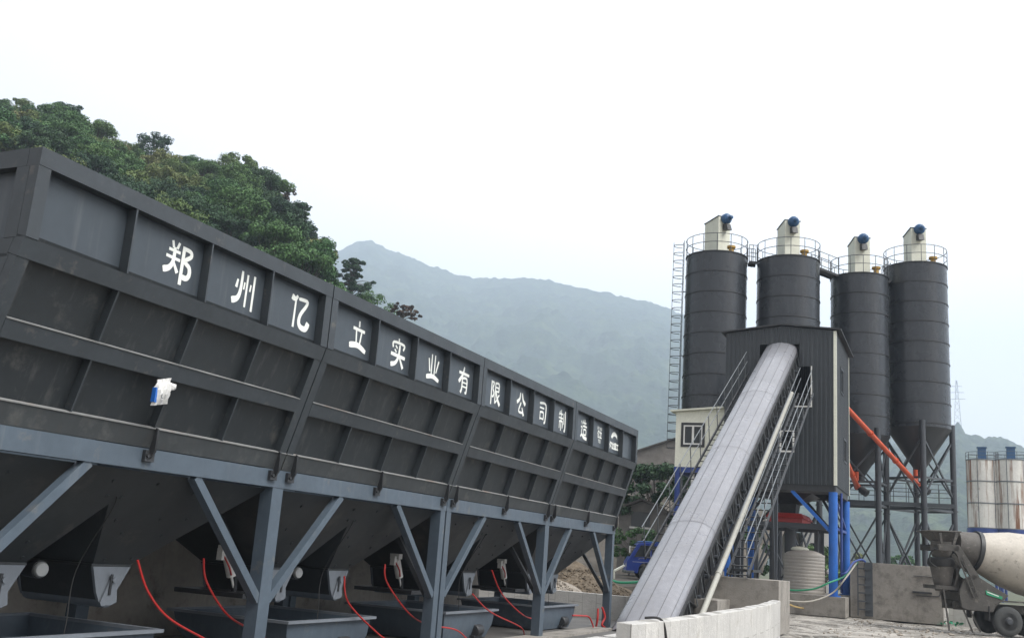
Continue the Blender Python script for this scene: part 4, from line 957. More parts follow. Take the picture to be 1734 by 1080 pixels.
# columns, braces
for x, y, m_, n_ in ((TX1-.14, TY+.14, M_BLUE, 'column'), (TX1-.14, TYB-.2, M_BLUE, 'column'), (TX0+.3, TY+.3, M_BLUE, 'column'), (TX0+.3, TYB-.2, M_BLUE, 'column')):
    b_ = MB(); b_.tube((x, y, 0.9), (x, y, TZ0-.302), 0.20, n=20); b_.lathe((x, y, .86), (0, 0, 1), [(0, .32), (.05, .32)], 20); b_.build(n_, m_, tw)
b_ = MB(); b_.bar((-6.85, TY+.14, TZ0-.30), (TX1-.30, TY+.14, 3.75), .15, .17, (0, 1, 0)); b_.build('brace', M_BLUE, tw)
for p_, q_ in (((-6.1, TYB-.2, TZ0-.3), (TX1-.2, TYB-.2, 3.6)), ((-9.6, TYB-.2, 3.9), (-8.2, TYB-.2, TZ0-.3)), ((-9.6, 50, 3.9), (-8.3, 50, 5.4)), ((-6.9, 52, 5.5), (-5.6, 52, 4.0))): b_ = MB(); b_.bar(p_, q_, .14, .14, (0, 1, 0)); b_.build('brace', M_DARK, tw)
b_ = MB(); b_.bar((TX1-.14, TY+.4, TZ0-.35), (TX1-.14, TYB-.5, 4.1), .1, .1, (1, 0, 0)); b_.bar((TX1-.14, TY+.35, 3.9), (TX1-.14, TYB-.4, 3.9), .12, .14, (1, 0, 0)); b_.tube((TX1+.02, 50.2, 1), (TX1+.02, 50.2, 5.6), .06); b_.build('side_brace', M_BLUED, tw)
pf = MB()
for y in (48.9, 53.4): pf.box(-9.4, TX1-.36, y, y+.16, 3.80, 4.05)
for x in (-9.2, -7.4, -5.6): pf.box(x, x+.14, 49.062, 53.398, 3.84, 4.03)
pf.build('mixer_platform', M_LEG, tw)
for x, y in ((-8.6, 49.0), (-8.6, 53.4), (-6.1, 53.4), (-6.1, 51.0)):
    b_ = MB(); b_.bar((x, y+.08, .9), (x, y+.08, 3.8), .18, .18, (0, 1, 0)); b_.build('platform_leg', M_LEG, tw)
b_ = MB(); b_.box(-8.15, -6.55, 49.4, 52.6, 4.08, 4.28); b_.hexa([(-8.25, 49.3, 4.28), (-6.45, 49.3, 4.28), (-6.45, 52.7, 4.28), (-8.25, 52.7, 4.28)], [(-8.1, 49.45, 4.52), (-6.6, 49.45, 4.52), (-6.6, 52.55, 4.52), (-8.1, 52.55, 4.52)]); b_.build('mixer', M_REDP, tw, bevel=.02)
b_ = MB(); b_.hexa([(-7.7, 50.4, 4.54), (-7.0, 50.4, 4.54), (-7.0, 51.6, 4.54), (-7.7, 51.6, 4.54)], [(-7.75, 50.3, 5.0), (-6.95, 50.3, 5.0), (-6.95, 51.7, 5.0), (-7.75, 51.7, 5.0)]); b_.hexa([(-7.75, 50.3, 5.0), (-6.95, 50.3, 5.0), (-6.95, 51.7, 5.0), (-7.75, 51.7, 5.0)], [(-8.6, 49.4, 5.48), (-6.1, 49.4, 5.48), (-6.1, 52.6, 5.48), (-8.6, 52.6, 5.48)]); b_.build('charging_hopper', M_DARK, tw)
b_ = MB(); b_.tube((-7.25, 50.6, 2.6), (-7.25, 50.6, 3.8), .28, n=16); b_.build('discharge_spout', M_LEG, tw)
pl_ = MB(); pl_.box(-8.4, -4.45, 47.6, 55.0, 0, .86); tag(pl_.build('concrete_slab', M_CONC), 'low concrete slab under the blue columns and the water tank', 'plinth')
# control cabin
cb = thing('control_cabin', 'small cream control cabin with a sliding window, on blue steel left of the tower', 'cabin', (-11.3, 50, 0))
b_ = MB(); X0c, X1c, Y0c, Y1c, Z0c, Z1c = -12.50, -10.10, 48.3, 52.2, 6.42, 9.12
wx0, wx1, wz0, wz1 = -12.20, -11.06, 7.42, 8.58
b_.box(X0c, X1c, Y0c+.10, Y1c, Z0c, Z1c)
for a, c, d, e in ((X0c, wx0, Z0c, Z1c), (wx1, X1c, Z0c, Z1c), (wx0, wx1, Z0c, wz0), (wx0, wx1, wz1, Z1c)): b_.box(a, c, Y0c, Y0c+.098, d, e)
b_.build('wall', M_CREAM, cb)
for x in (-11.7,): b_ = MB(); b_.box(x, x+.012, Y0c-.006, Y0c-.001, Z0c+.02, wz0-.1 if x == -11.7 else Z1c-.02)
b_.build('panel_joint', M_BOXW, cb)
b_ = MB(); b_.hexa([(X0c-.26, Y0c-.2, Z1c+.003), (X1c-.02, Y0c-.2, Z1c+.20), (X1c-.02, Y1c+.1, Z1c+.20), (X0c-.26, Y1c+.1, Z1c+.003)], [(X0c-.26, Y0c-.2, Z1c+.08), (X1c-.02, Y0c-.2, Z1c+.29), (X1c-.02, Y1c+.1, Z1c+.29), (X0c-.26, Y1c+.1, Z1c+.08)])
b_.prism([(X0c, Y0c, Z1c+.002), (X1c, Y0c, Z1c+.002), (X1c, Y0c, Z1c+.19)], (0, 1.0, 0)); b_.build('roof', M_BOXW, cb)
wd = frame_xz('window', wx0-.02, wx1+.02, wz0-.02, wz1+.02, Y0c-.002, .12, M_DARK, cb)
b_ = MB(); y = Y0c+.03; a0, a1, c0, c1 = wx0+.10, wx1-.10, wz0+.10, wz1-.10; mid = (a0+a1)/2
for q in ((a0, a0+.06, c0, c1), (a1-.06, a1, c0, c1), (mid-.05, mid+.05, c0, c1), (a0+.06, mid-.05, c0, c0+.07), (mid+.05, a1-.06, c0, c0+.07), (a0+.06, mid-.05, c1-.07, c1), (mid+.05, a1-.06, c1-.07, c1)): b_.box(q[0], q[1], y-.05, y, q[2], q[3])
b_.build('sash', M_WHITE2, wd)
b_ = MB(); b_.box(wx0+.01, wx1-.01, y+.02, y+.03, wz0+.01, wz1-.01); b_.build('pane', M_GLASS, wd)
b_ = MB(); b_.box(X0c-.02, X1c+.04, Y0c-.01, Y0c+.2, Z0c-.26, Z0c-.002); b_.box(X0c-.02, X1c+.04, Y1c-.2, Y1c, Z0c-.26, Z0c-.002); b_.box(X0c-.02, X0c+.18, Y0c+.202, Y1c-.202, Z0c-.26, Z0c-.002); b_.build('base_beam', M_BLUED, cb)
for x, y in ((X0c+.14, Y0c+.1), (X0c+.14, Y1c-.1), (X1c-.2, Y0c+.1), (X1c-.2, Y1c-.1)):
    b_ = MB(); b_.tube((x, y, 0), (x, y, Z0c-.262), .13, n=14); b_.build('column', M_BLUED if y < 50 else M_DARK, cb)
b_ = MB(); b_.tube((X0c+.85, Y0c+.3, 2.5), (X0c+.85, Y0c+.3, Z0c-.3), .09); b_.build('drain_pipe', M_WHITE2, cb)

# ------------------------------------------------------------------ cement silos
G_SILO = 'dark grey cement silos'
def make_silo(label, cx, cy, r, ztop, zcyl, ztip, fan_ang, legs_rot, bands=1.25):
    t = thing('cement_silo', label, 'silo', (cx, cy, 0), 0, G_SILO)
    b_ = MB(); b_.lathe((cx, cy, 0), (0, 0, 1), [(zcyl, r), (ztop, r)], 64, False); b_.build('shell', M_SILO, t)
    b_ = MB(); z = ztop-bands
    b_.lathe((cx, cy, 0), (0, 0, 1), [(ztop-.06, r+.003), (ztop-.06, r+.05), (ztop, r+.05), (ztop, r+.003)], 64, False)
    while z > zcyl+.1: b_.lathe((cx, cy, 0), (0, 0, 1), [(z-.035, r+.002), (z-.03, r+.032), (z+.03, r+.032), (z+.035, r+.002)], 64, False); z -= bands
    b_.build('seam', M_SEAM, t)
    b_ = MB(); b_.lathe((cx, cy, 0), (0, 0, 1), [(ztip, .22), (zcyl, r+.01)], 64, True); b_.lathe((cx, cy, 0), (0, 0, 1), [(ztip-.35, .24), (ztip-.02, .24)], 20); b_.build('cone', M_CONE, t)
    b_ = MB(); b_.lathe((cx, cy, 0), (0, 0, 1), [(ztop+.003, r), (ztop+.30, .45), (ztop+.31, .02)], 48); b_.build('roof', M_CONE, t)
    # roof railing
    b_ = MB(); rr_ = r+.02; N = 14
    for h in (1.08, .55): b_.path([(cx+rr_*math.cos(2*math.pi*i/40), cy+rr_*math.sin(2*math.pi*i/40), ztop+h) for i in range(40)], .022, 6, True)
    for i in range(N): a = 2*math.pi*i/N; b_.tube((cx+rr_*math.cos(a), cy+rr_*math.sin(a), ztop-.05), (cx+rr_*math.cos(a), cy+rr_*math.sin(a), ztop+1.08), .022, n=6)
    b_.build('railing', M_RAILD, t)
    # dust collector
    M = Matrix.Translation((cx, cy, ztop)) @ Matrix.Rotation(fan_ang, 4, 'Z')
    b_ = MB(); b_.hexa([(-.62, -.48, .05), (.62, -.48, .05), (.62, .48, .05), (-.62, .48, .05)], [(-.62, -.48, 2.28), (.62, -.48, 2.52), (.62, .48, 2.52), (-.62, .48, 2.28)])
    b_.box(-.66, -.625, -.3, .3, 1.7, 2.15); b_.xform(M); dc = b_.build('dust_collector', M_BOXW, t, bevel=.015)
    b_ = MB(); b_.hexa([(-.66, -.52, 2.285), (.64, -.52, 2.535), (.64, .52, 2.535), (-.66, .52, 2.285)], [(-.66, -.52, 2.33), (.64, -.52, 2.58), (.64, .52, 2.58), (-.66, .52, 2.33)]); b_.xform(M); b_.build('lid', M_RAILD, dc)
    b_ = MB(); b_.lathe((.60, 0, 2.42), (1, 0, 0), [(.02, .12), (.03, .29), (.08, .33), (.28, .33), (.38, .27), (.45, .15), (.52, .14), (.66, .12), (.70, .04)], 24); b_.xform(M); b_.build('fan', M_FANB, dc)
    b_ = MB(); b_.hexa([(.64, -.17, 1.70), (1.12, -.17, 1.62), (1.12, .17, 1.62), (.64, .17, 1.70)], [(.64, -.17, 2.06), (.98, -.17, 2.04), (.98, .17, 2.04), (.64, .17, 2.06)]); b_.xform(M); b_.build('fan_outlet', M_DARK, dc)
    a = -0.55; b_ = MB(); b_.lathe((cx+1.25*math.cos(a), cy+1.25*math.sin(a)-.2, ztop+.05), (0, 0, 1), [(0, .16), (.3, .16), (.31, .26), (.44, .26), (.46, .1)], 16); b_.build('relief_valve', M_YEL, t)
    for k in range(4):
        a = legs_rot+k*math.pi/2; x, y = cx+(r+.04)*math.cos(a), cy+(r+.04)*math.sin(a)
        b_ = MB(); b_.tube((x, y, 0), (x, y, zcyl+.35), .17, n=16); b_.lathe((x, y, zcyl*.55), (0, 0, 1), [(0, .22), (.06, .22)], 16); b_.build('leg', M_LEG, t)
    b_ = MB()
    P = [Vector((cx+(r+.04)*math.cos(legs_rot+k*math.pi/2), cy+(r+.04)*math.sin(legs_rot+k*math.pi/2), 0)) for k in range(4)]
    for k in range(4):
        p, q = P[k], P[(k+1) % 4]
        for za, zb in ((1.0, 5.4), (6.6, zcyl-.6)):
            b_.bar(p+Vector((0, 0, za)), q+Vector((0, 0, zb)), .09, .09); b_.bar(p+Vector((0, 0, zb)), q+Vector((0, 0, za)), .09, .09)
        for z in (5.9, zcyl*.72): b_.bar(p+Vector((0, 0, z)), q+Vector((0, 0, z)), .12, .12)
    b_.build('brace', M_RAILD, t)
    return t
S1 = (-12.97, 58.66, 1.85, 20.22); S2 = (-8.84, 59.92, 1.85, 20.11); S3 = (-5.0, 63.25, 1.70, 19.85); S4 = (-1.79, 65.42, 1.85, 20.98)
make_silo('dark grey cement silo with the caged ladder up its side', *S1, 10.2, 7.6, R(-35), R(-60))
make_silo('dark grey cement silo rising straight behind the tower roof ridge', *S2, 10.2, 7.6, R(-60), R(-70))
make_silo('shorter dark grey cement silo, stair bridge coming down to its top', *S3, 10.0, 7.6, R(-66), R(-52))
make_silo('dark grey cement silo standing clear of the tower, its cone and legs in view', *S4, 10.75, 8.2, R(-66), R(-82))
# caged ladder
ld = thing('caged_ladder', 'tall caged ladder up the left side of the leftmost silo', 'ladder', (S1[0]-2.2, S1[1]-.5, 0))
ax = Vector((-0.93, -0.37, 0)); ay = Vector((0.37, -0.93, 0)); base = Vector((S1[0], S1[1], 0))+ax*(S1[2]+.18)
b_ = MB()
for s_ in (-.22, .22): b_.tube(base+ay*s_+Vector((0, 0, 3)), base+ay*s_+Vector((0, 0, S1[3]+1.0)), .02, n=6)
z = 3.2
while z < S1[3]+.3: b_.tube(base+ay*-.22+Vector((0, 0, z)), base+ay*.22+Vector((0, 0, z)), .008, n=5); z += .3
for z in (6, 10, 14, 18): b_.bar(base+Vector((0, 0, z)), base-ax*.2+Vector((0, 0, z)), .05, .05)
b_.build('ladder', M_RAILD, ld)
b_ = MB(); z = 8.4
while z < S1[3]+1.0:
    b_.path([base+ay*(.36*math.cos(a))+ax*(.06+.56*math.sin(a))+Vector((0, 0, z)) for a in [math.pi*i/12 for i in range(13)]], .024, 5); z += .5
for a in (math.pi*.5,): b_.tube(base+ay*(.36*math.cos(a))+ax*(.06+.56*math.sin(a))+Vector((0, 0, 8.4)), base+ay*(.36*math.cos(a))+ax*(.06+.56*math.sin(a))+Vector((0, 0, S1[3]+.9)), .016, n=5)
b_.build('safety_cage', M_RAILD, ld)
def bridge(name, label, p, q, cat):
    p = Vector(p); q = Vector(q); t = thing(name, label, cat, tuple((p+q)/2)); d = (q-p).normalized(); sd_ = d.cross(Vector((0, 0, 1))).normalized()*.38
    b_ = MB(); b_.bar(p, q, .72, .03)
    for s_ in (-1, 1): b_.bar(p+sd_*s_-Vector((0, 0, .05)), q+sd_*s_-Vector((0, 0, .05)), .06, .14)
    b_.build('deck', M_SEAM, t); r_ = MB(); L2 = (q-p).length; n_ = max(2, int(L2/.9))
    for s_ in (-1, 1):
        for h in (1.05, .55): r_.tube(p+sd_*s_+Vector((0, 0, h)), q+sd_*s_+Vector((0, 0, h)), .022, n=6)
        for i in range(n_+1): c = p.lerp(q, i/n_)+sd_*s_; r_.tube(c, c+Vector((0, 0, 1.05)), .022, n=6)
    r_.build('handrail', M_RAILD, t); return t
v12 = (Vector(S2[:2])-Vector(S1[:2])).normalized(); v23 = (Vector(S3[:2])-Vector(S2[:2])).normalized(); v34 = (Vector(S4[:2])-Vector(S3[:2])).normalized()
def edge(s, v, sg, z): return (s[0]+v.x*(s[2]+.08)*sg, s[1]+v.y*(s[2]+.08)*sg, z)
bridge('catwalk', 'level catwalk between the tops of the two left silos', edge(S1, v12, 1, 20.05), edge(S2, v12, -1, 20.0), 'catwalk')
bridge('stair_bridge', 'sloping stair bridge from the second silo down to the shorter silo', edge(S2, v23, 1, 20.05), edge(S3, v23, -1, 19.78), 'stairs')
bridge('catwalk', 'short catwalk between the shorter silo and the rightmost silo', edge(S3, v34, 1, 19.8), edge(S4, v34, -1, 20.0), 'catwalk')
# low platform round the silo legs
sp = thing('service_platform', 'railed steel service platform under the two right silos', 'platform', (-2.5, 64, 6))
b_ = MB(); b_.box(-7.0, .15, 63.62, 63.78, 6.02, 6.24); b_.box(-7.0, .15, 67.3, 67.46, 6.02, 6.24); b_.box(-7.0, .15, 63.79, 64.3, 6.2, 6.235); b_.build('deck', M_RAILD, sp)
b_ = MB()
for y in (63.7, 67.4):
    b_ = MB()
    for h in (1.1, .6): b_.tube((-7.0, y, 6.24+h), (.15, y, 6.24+h), .022, n=6)
    for i in range(9): x = -6.9+i*.88; b_.tube((x, y, 6.24), (x, y, 7.34), .022, n=6)
    b_.build('railing', M_RAILD, sp)
# screw conveyors
def screw(label, p, q, r):
    p = Vector(p); q = Vector(q); mv = Vector((.6, -.25, -.42)).normalized(); t = thing('screw_conveyor', label, 'screw conveyor', tuple(p), 0, 'orange screw conveyors'); d = (q-p).normalized()
    b_ = MB(); b_.tube(p, q, r, n=18)
    for f in (.0, .33, .66, .985): b_.lathe(p.lerp(q, f), d, [(-.03, r+.05), (.03, r+.05)], 18)
    b_.build('tube', M_ORANGE, t); b_ = MB(); b_.lathe(p, mv, [(.0, r*.9), (.22, r*.8), (.26, r*1.5), (.72, r*1.5), (.78, r*.7)], 16); b_.build('motor', M_DARK, t)
    b_ = MB(); b_.tube(p+d*.5, p+d*.5+Vector((0, 0, .75)), r*.9, n=14); b_.build('inlet', M_ORANGE, t)
tip4 = Vector((S4[0], S4[1], 7.1))
screw('long orange screw conveyor from under the rightmost silo up to the tower side', pt(1556, 822, Y=65.0), pt(1426, 682, Y=55.0), .14)
screw('shorter orange screw conveyor under the silo next to the tower', pt(1452, 824, Y=63.0), pt(1420, 752, Y=55.0), .15)

# ------------------------------------------------------------------ concrete block, water tank, hoses
cbk = thing('concrete_block', 'large stained concrete block in front of the silo legs, behind the mixer truck', 'foundation', (-2.4, 51, 0))
b_ = MB(); b_.box(-4.40, -.50, 49.4, 56.5, 0, 2.47); b_.build('body', M_CONC, cbk, bevel=.015)
b_ = MB(); b_.box(-3.75, -3.42, 49.36, 49.399, .1, 2.47)
for i in range(6): b_.box(-4.05, -3.45, 49.30, 49.335, .35+.36*i, .41+.36*i)
b_.box(-4.08, -4.03, 49.28, 49.33, .1, 2.5)
b_.build('rung_ladder', M_RAILD, cbk)
b_ = MB(); b_.box(-1.75, -.95, 49.33, 49.399, 1.28, 1.36); b_.build('ledge', M_DARK, cbk)
b_ = MB(); b_.path(smooth_curve([(-1.7, 49.37, 2.02), (-.8, 49.37, 2.0), (-.62, 49.37, 1.85), (-.62, 49.37, 1.3), (-.8, 49.37, 1.2), (-1.6, 49.37, 1.18)]), .018, 6); b_.build('pipe', M_DARK, cbk)
tk = thing('water_tank', 'pale ribbed plastic water tank with a domed lid under the tower', 'tank', (-6.55, 50.2, .86))
b_ = MB(); pr = []; z = 0.0
while z < 1.72: pr += [(z, .938), (z+.05, .95), (z+.12, .95), (z+.15, .938)]; z += .15
pr += [(1.75, .92), (1.86, .80), (1.95, .55), (1.99, .36)]
b_.lathe((-6.55, 50.2, .862), (0, 0, 1), pr, 40); b_.build('body', M_TANK, tk)
b_ = MB(); b_.lathe((-6.75, 50.2, 2.83), (0, 0, 1), [(0, .42), (.07, .42), (.14, .32), (.18, .05)], 24); b_.build('lid', M_BOXW, tk)
def hose(name, m, pts, r, label):
    b_ = MB(); b_.path(smooth_curve(pts, 8), r, 7); tag(b_.build(name, m), label, 'hose', None)
hose('water_hose', M_GREEN, [pt(1324, 997, Y=46.9), pt(1350, 999, Y=46.9), pt(1380, 996, Y=46.9), pt(1404, 986, Y=47.0), pt(1430, 975, Y=48), pt(1452, 952, Y=49.2)], .04, 'green water hose sagging in front of the tank')
hose('water_hose', M_YHOSE, [pt(1326, 1016, Y=40), pt(1345, 1026, Y=42), pt(1372, 1031, Z=.10), pt(1402, 1034, Z=.08), pt(1440, 1040, Z=.07)], .03, 'yellow hose lying on the ground right of the pale wall')
hose('water_hose', M_GHOSE, [pt(1322, 1010, Y=44), pt(1340, 1017, Y=45), pt(1375, 1017, Y=46.4), pt(1410, 1003, Y=47.2), pt(1432, 978, Y=47.4), pt(1450, 953, Y=49)], .035, 'beige hose looping below the blue columns')
hose('water_hose', M_BLUED, [pt(1425, 972, Y=47.6), pt(1434, 968, Y=47.7), pt(1445, 952, Y=48.6), pt(1458, 947, Y=49.2), pt(1466, 951, Y=49.3)], .045, 'short blue hose over the corner of the concrete block')
hose('water_hose', M_GREEN, [pt(1030, 980, Y=44), pt(1045, 985, Y=44), pt(1062, 986, Y=44), pt(1090, 984, Y=44)], .06, 'green hose behind the foot of the conveyor')
b_ = MB(); rnd = random.Random(5)
for i in range(26):
    p = pt(1606, 1056, Z=0.06)+Vector((rnd.gauss(0, .22), rnd.gauss(0, .12), abs(rnd.gauss(0, .05)))); leaf_quad(b_, p, Vector((rnd.gauss(0, .5), rnd.gauss(0, .5), 1)), rnd.uniform(.08, .16), rnd)
tag(b_.build('crumpled_sheet', M_GREEN), 'crumpled green plastic sheet on the ground by the mixer truck', 'litter')
b_ = MB(); b_.box(-.30, 1.35, 50.2, 50.4, 0, 1.5); b_.box(-.30, 1.35, 50.18, 50.198, 1.0, 1.1)
tag(b_.build('site_wall', M_WALL), 'pale low wall seen beneath the mixer truck tail', 'wall')

b_ = MB(); rnd = random.Random(11)
for i in range(900):
    x = rnd.uniform(-4.0, 6.5); y = rnd.uniform(24.8, 49.0)
    if -3.9 < x < -3.0 and y < 25: continue
    r_ = rnd.uniform(.018, .05)*(2.0 if rnd.random() < .06 else 1); zz = -0.02
    if -4.1 < x < 10.2 and 24.5 < y < 52: zz = 0.08*noise.noise(Vector((x*0.5, y*0.9, 0)))+0.06*noise.noise(Vector((x*1.4, y*1.6, 5)))-0.06
    c = Vector((x, y, zz+r_*.4)); P = [Vector((rnd.uniform(.6, 1.2)*dx*r_*1.4, rnd.uniform(.6, 1.2)*dy*r_*1.2, rnd.uniform(.5, 1)*dz*r_)) for dx, dy, dz in ((1, 0, 0), (-1, 0, 0), (0, 1, 0), (0, -1, 0), (0, 0, 1), (0, 0, -1))]
    b_.add([c+p for p in P], [(0, 2, 4), (2, 1, 4), (1, 3, 4), (3, 0, 4), (2, 0, 5), (1, 2, 5), (3, 1, 5), (0, 3, 5)])
tag(b_.build('gravel', M_GRAV, smooth=False), None, None, None, 'stuff')

# ------------------------------------------------------------------ mixer truck (local: +x to its front, z up)
RZ = math.atan2(CR.y, CR.x)
mt = thing('mixer_truck', 'dirty concrete mixer truck seen from its tail, with its big pale drum', 'mixer truck', (1.858, 43.857, 0), RZ, None, True)
dax = Vector((1, 0, -.20)).normalized(); dc0 = Vector((-1.62, .95, 3.29))
b_ = MB(); b_.lathe(dc0, dax, [(.84, .74), (.95, .76), (2.0, 1.08), (2.75, 1.19), (3.9, 1.20), (5.2, .95), (5.9, .60)], 48); b_.build('drum', M_DRUM, mt)
b_ = MB(); b_.lathe(dc0, dax, [(0, .52), (.03, .58), (.78, .73), (.82, .735)], 48); b_.build('drum_tail', M_DRUMD, mt)
b_ = MB(); b_.lathe(dc0, dax, [(.74, .74), (.75, .79), (.90, .80), (.92, .77)], 48); b_.build('roller_ring', M_DARK, mt)
b_ = MB(); b_.hexa([(-2.42, .55, 3.40), (-1.72, .55, 3.40), (-1.72, 1.35, 3.40), (-2.42, 1.35, 3.40)], [(-2.72, .3, 3.74), (-1.62, .3, 3.78), (-1.62, 1.6, 3.78), (-2.72, 1.6, 3.74)])
b_.hexa([(-2.82, .22, 3.742), (-1.60, .22, 3.782), (-1.60, 1.68, 3.782), (-2.82, 1.68, 3.742)], [(-2.82, .22, 3.80), (-1.60, .22, 3.84), (-1.60, 1.68, 3.84), (-2.82, 1.68, 3.80)])
b_.build('charge_hopper', M_DRUMD, mt, bevel=.02)
for y in (.06, 1.74):
    b_ = MB()
    b_.box(-2.60, -1.80, y, y+.12, 3.04, 3.28)
    b_.bar((-1.92, y+.06, 3.22), (-1.16, y+.06, 2.06), .30, .12, (0, 1, 0)); b_.bar((-2.0, y+.06, 3.28), (-1.85, y+.06, 3.75), .12, .10, (0, 1, 0)); b_.bar((-2.45, y+.06, 3.28), (-2.5, y+.06, 3.70), .10, .08, (0, 1, 0))
    b_.bar((-1.95, y+.06, 2.7), (-1.50, y+.06, 2.3), .08, .06, (0, 1, 0))
    b_.prism([(-1.76, y, .95), (-1.84, y, 1.5), (-1.64, y, 2.02), (-1.25, y, 2.24), (-.25, y, 1.68), (.05, y, 1.52), (-.15, y, 1.33), (-.45, y, 1.10), (-.56, y, .86), (-1.5, y, .88)], (0, .12, 0))
    b_.build('drum_stand', M_CHASS, mt, bevel=.012)
b_ = MB(); b_.box(-1.75, -1.6, .19, 1.73, 1.2, 1.5); b_.box(-2.55, -2.35, .19, 1.73, 3.06, 3.22); b_.box(-2.65, -1.75, .3, 1.5, 1.58, 1.72); b_.build('cross_member', M_CHASS, mt)
b_ = MB()
for k in range(18):
    P = []
    for a_ in (math.pi*k/18, math.pi*(k+1)/18):
        for (zz, rr_) in ((2.46, .47), (1.50, .27)): P.append(Vector((-2.20+rr_*math.cos(a_+math.pi), .75-rr_*math.sin(a_), zz)))
    b_.add([P[0], P[1], P[3], P[2]]+[p+Vector((0, .02, 0)) for p in (P[0], P[1], P[3], P[2])], [(0, 1, 2, 3), (7, 6, 5, 4), (0, 3, 7, 4), (1, 5, 6, 2)])
b_.build('discharge_chute', M_DRUMD, mt)
b_ = MB(); b_.lathe((-2.20, .75, 2.44), (-.05, 0, 1), [(0, .48), (.10, .53), (.30, .50), (.36, .42)], 22); b_.build('chute_collar', M_BLACK, mt)
b_ = MB(); b_.lathe((-2.2, .75, 2.8), (0, 0, 1), [(0, .34), (.1, .38), (.6, .40)], 20); b_.build('drop_spout', M_DRUMD, mt)
b_ = MB(); b_.box(-1.95, -1.6, .4, 1.4, 2.4, 2.95); b_.bar((-2.0, .9, 1.7), (-1.7, .6, 3.0), .08, .08); b_.bar((-1.9, .3, 1.75), (-1.65, .3, 2.7), .07, .07); b_.build('bracket', M_CHASS, mt)
b_ = MB(); b_.path(smooth_curve([(-2.3, .2, 3.2), (-2.75, .3, 3.0), (-2.82, .35, 2.6), (-2.6, .3, 2.4)]), .03, 6); b_.build('hydraulic_hose', M_BLACK, mt)
b_ = MB(); b_.bar((-1.88, .0, 2.85), (-1.30, .0, 1.35), .05, .03, (0, 1, 0)); b_.bar((-1.70, .0, 2.85), (-1.14, .0, 1.40), .05, .03, (0, 1, 0))
for i in range(6): f = (i+.5)/6; b_.bar(Vector((-1.88, 0, 2.85)).lerp(Vector((-1.30, 0, 1.35)), f), Vector((-1.70, 0, 2.85)).lerp(Vector((-1.14, 0, 1.40)), f), .03, .03, (0, 1, 0))
b_.build('ladder', M_CHASS, mt)
for p_, q_ in (((-2.35, .3, 1.6), (-2.2, .2, .06)), ((-1.85, .2, 1.4), (-1.35, .1, .06)), ((-1.45, .2, 1.0), (-1.05, .1, .10))): b_ = MB(); b_.bar(p_, q_, .055, .055); b_.build('hanging_rod', M_CHASS, mt)
for y_ in (.03, 1.6): b_ = MB(); b_.box(-.74, -.70, y_, y_+.40, .55, 1.08); b_.build('mudflap', M_BLACK, mt)
b_ = MB(); b_.box(-1.9, 6.6, .35, .55, .86, 1.16); b_.box(-1.9, 6.6, 1.35, 1.55, .86, 1.16)
for x in (-1.6, 1.6, 4.0): b_.box(x, x+.15, .552, 1.348, .9, 1.12)
b_.build('chassis', M_CHASS, mt)
b_ = MB(); b_.prism([(-.50, .05, 1.20), (-.25, .05, 1.32), (1.9, .05, 1.34), (1.9, .05, 1.28), (-.22, .05, 1.27), (-.46, .05, 1.14)], (0, .55, 0)); b_.build('mudguard', M_CHASS, mt)
b_ = MB(); b_.prism([(-.84, .055, 1.66), (-.20, .055, 1.47), (-.22, .055, 1.36), (-.81, .055, 1.50)], (0, -.02, 0)); b_.build('name_plate', M_GREEN, mt)
b_ = MB(); b_.prism([(-.79, .034, 1.62), (-.34, .034, 1.485), (-.35, .034, 1.455), (-.77, .034, 1.585)], (0, -.004, 0)); b_.build('plate_lettering', M_WHITE2, mt)
def wheel(x, y):
    b_ = MB(); b_.lathe((x, y, .56), (0, 1, 0), [(.0, .33), (.0, .42), (.03, .52), (.07, .55), (.25, .55), (.29, .52), (.30, .33)], 36)
    for i in range(36):
        a = 2*math.pi*i/36; b_.bar((x+.55*math.cos(a), y+.07, .56+.55*math.sin(a)), (x+.55*math.cos(a), y+.24, .56+.55*math.sin(a)), .03, .022, (math.cos(a), 0, math.sin(a)))
    tw_ = b_.build('wheel', M_TYRE, mt)
    b_ = MB(); b_.lathe((x, y, .56), (0, 1, 0), [(.0, .325), (.05, .30), (.06, .20), (.02, .18), (-.03, .14), (-.05, .08)], 28); b_.build('rim', M_DARK, tw_)
    b_ = MB(); b_.lathe((x, y, .56), (0, 1, 0), [(-.075, .05), (-.07, .10), (-.052, .11)], 20); b_.build('hub', M_LEG, tw_)
for x in (0, 1.35, 4.9):
    wheel(x, 0.0); wheel(x, 1.6)
b_ = MB(); b_.prism([(4.25, .1, 1.2), (4.25, .1, 2.9), (4.6, .1, 3.0), (5.6, .1, 2.95), (6.05, .1, 2.1), (6.1, .1, .6), (5.6, .1, .6), (5.45, .1, 1.05), (4.4, .1, 1.1)], (0, 2.2, 0)); b_.build('cab', M_PALE, mt, bevel=.04)
b_ = MB(); b_.prism([(4.75, .085, 2.05), (4.75, .085, 2.75), (5.5, .085, 2.75), (5.8, .085, 2.05)], (0, .012, 0)); b_.build('side_window', M_GLASS, mt)

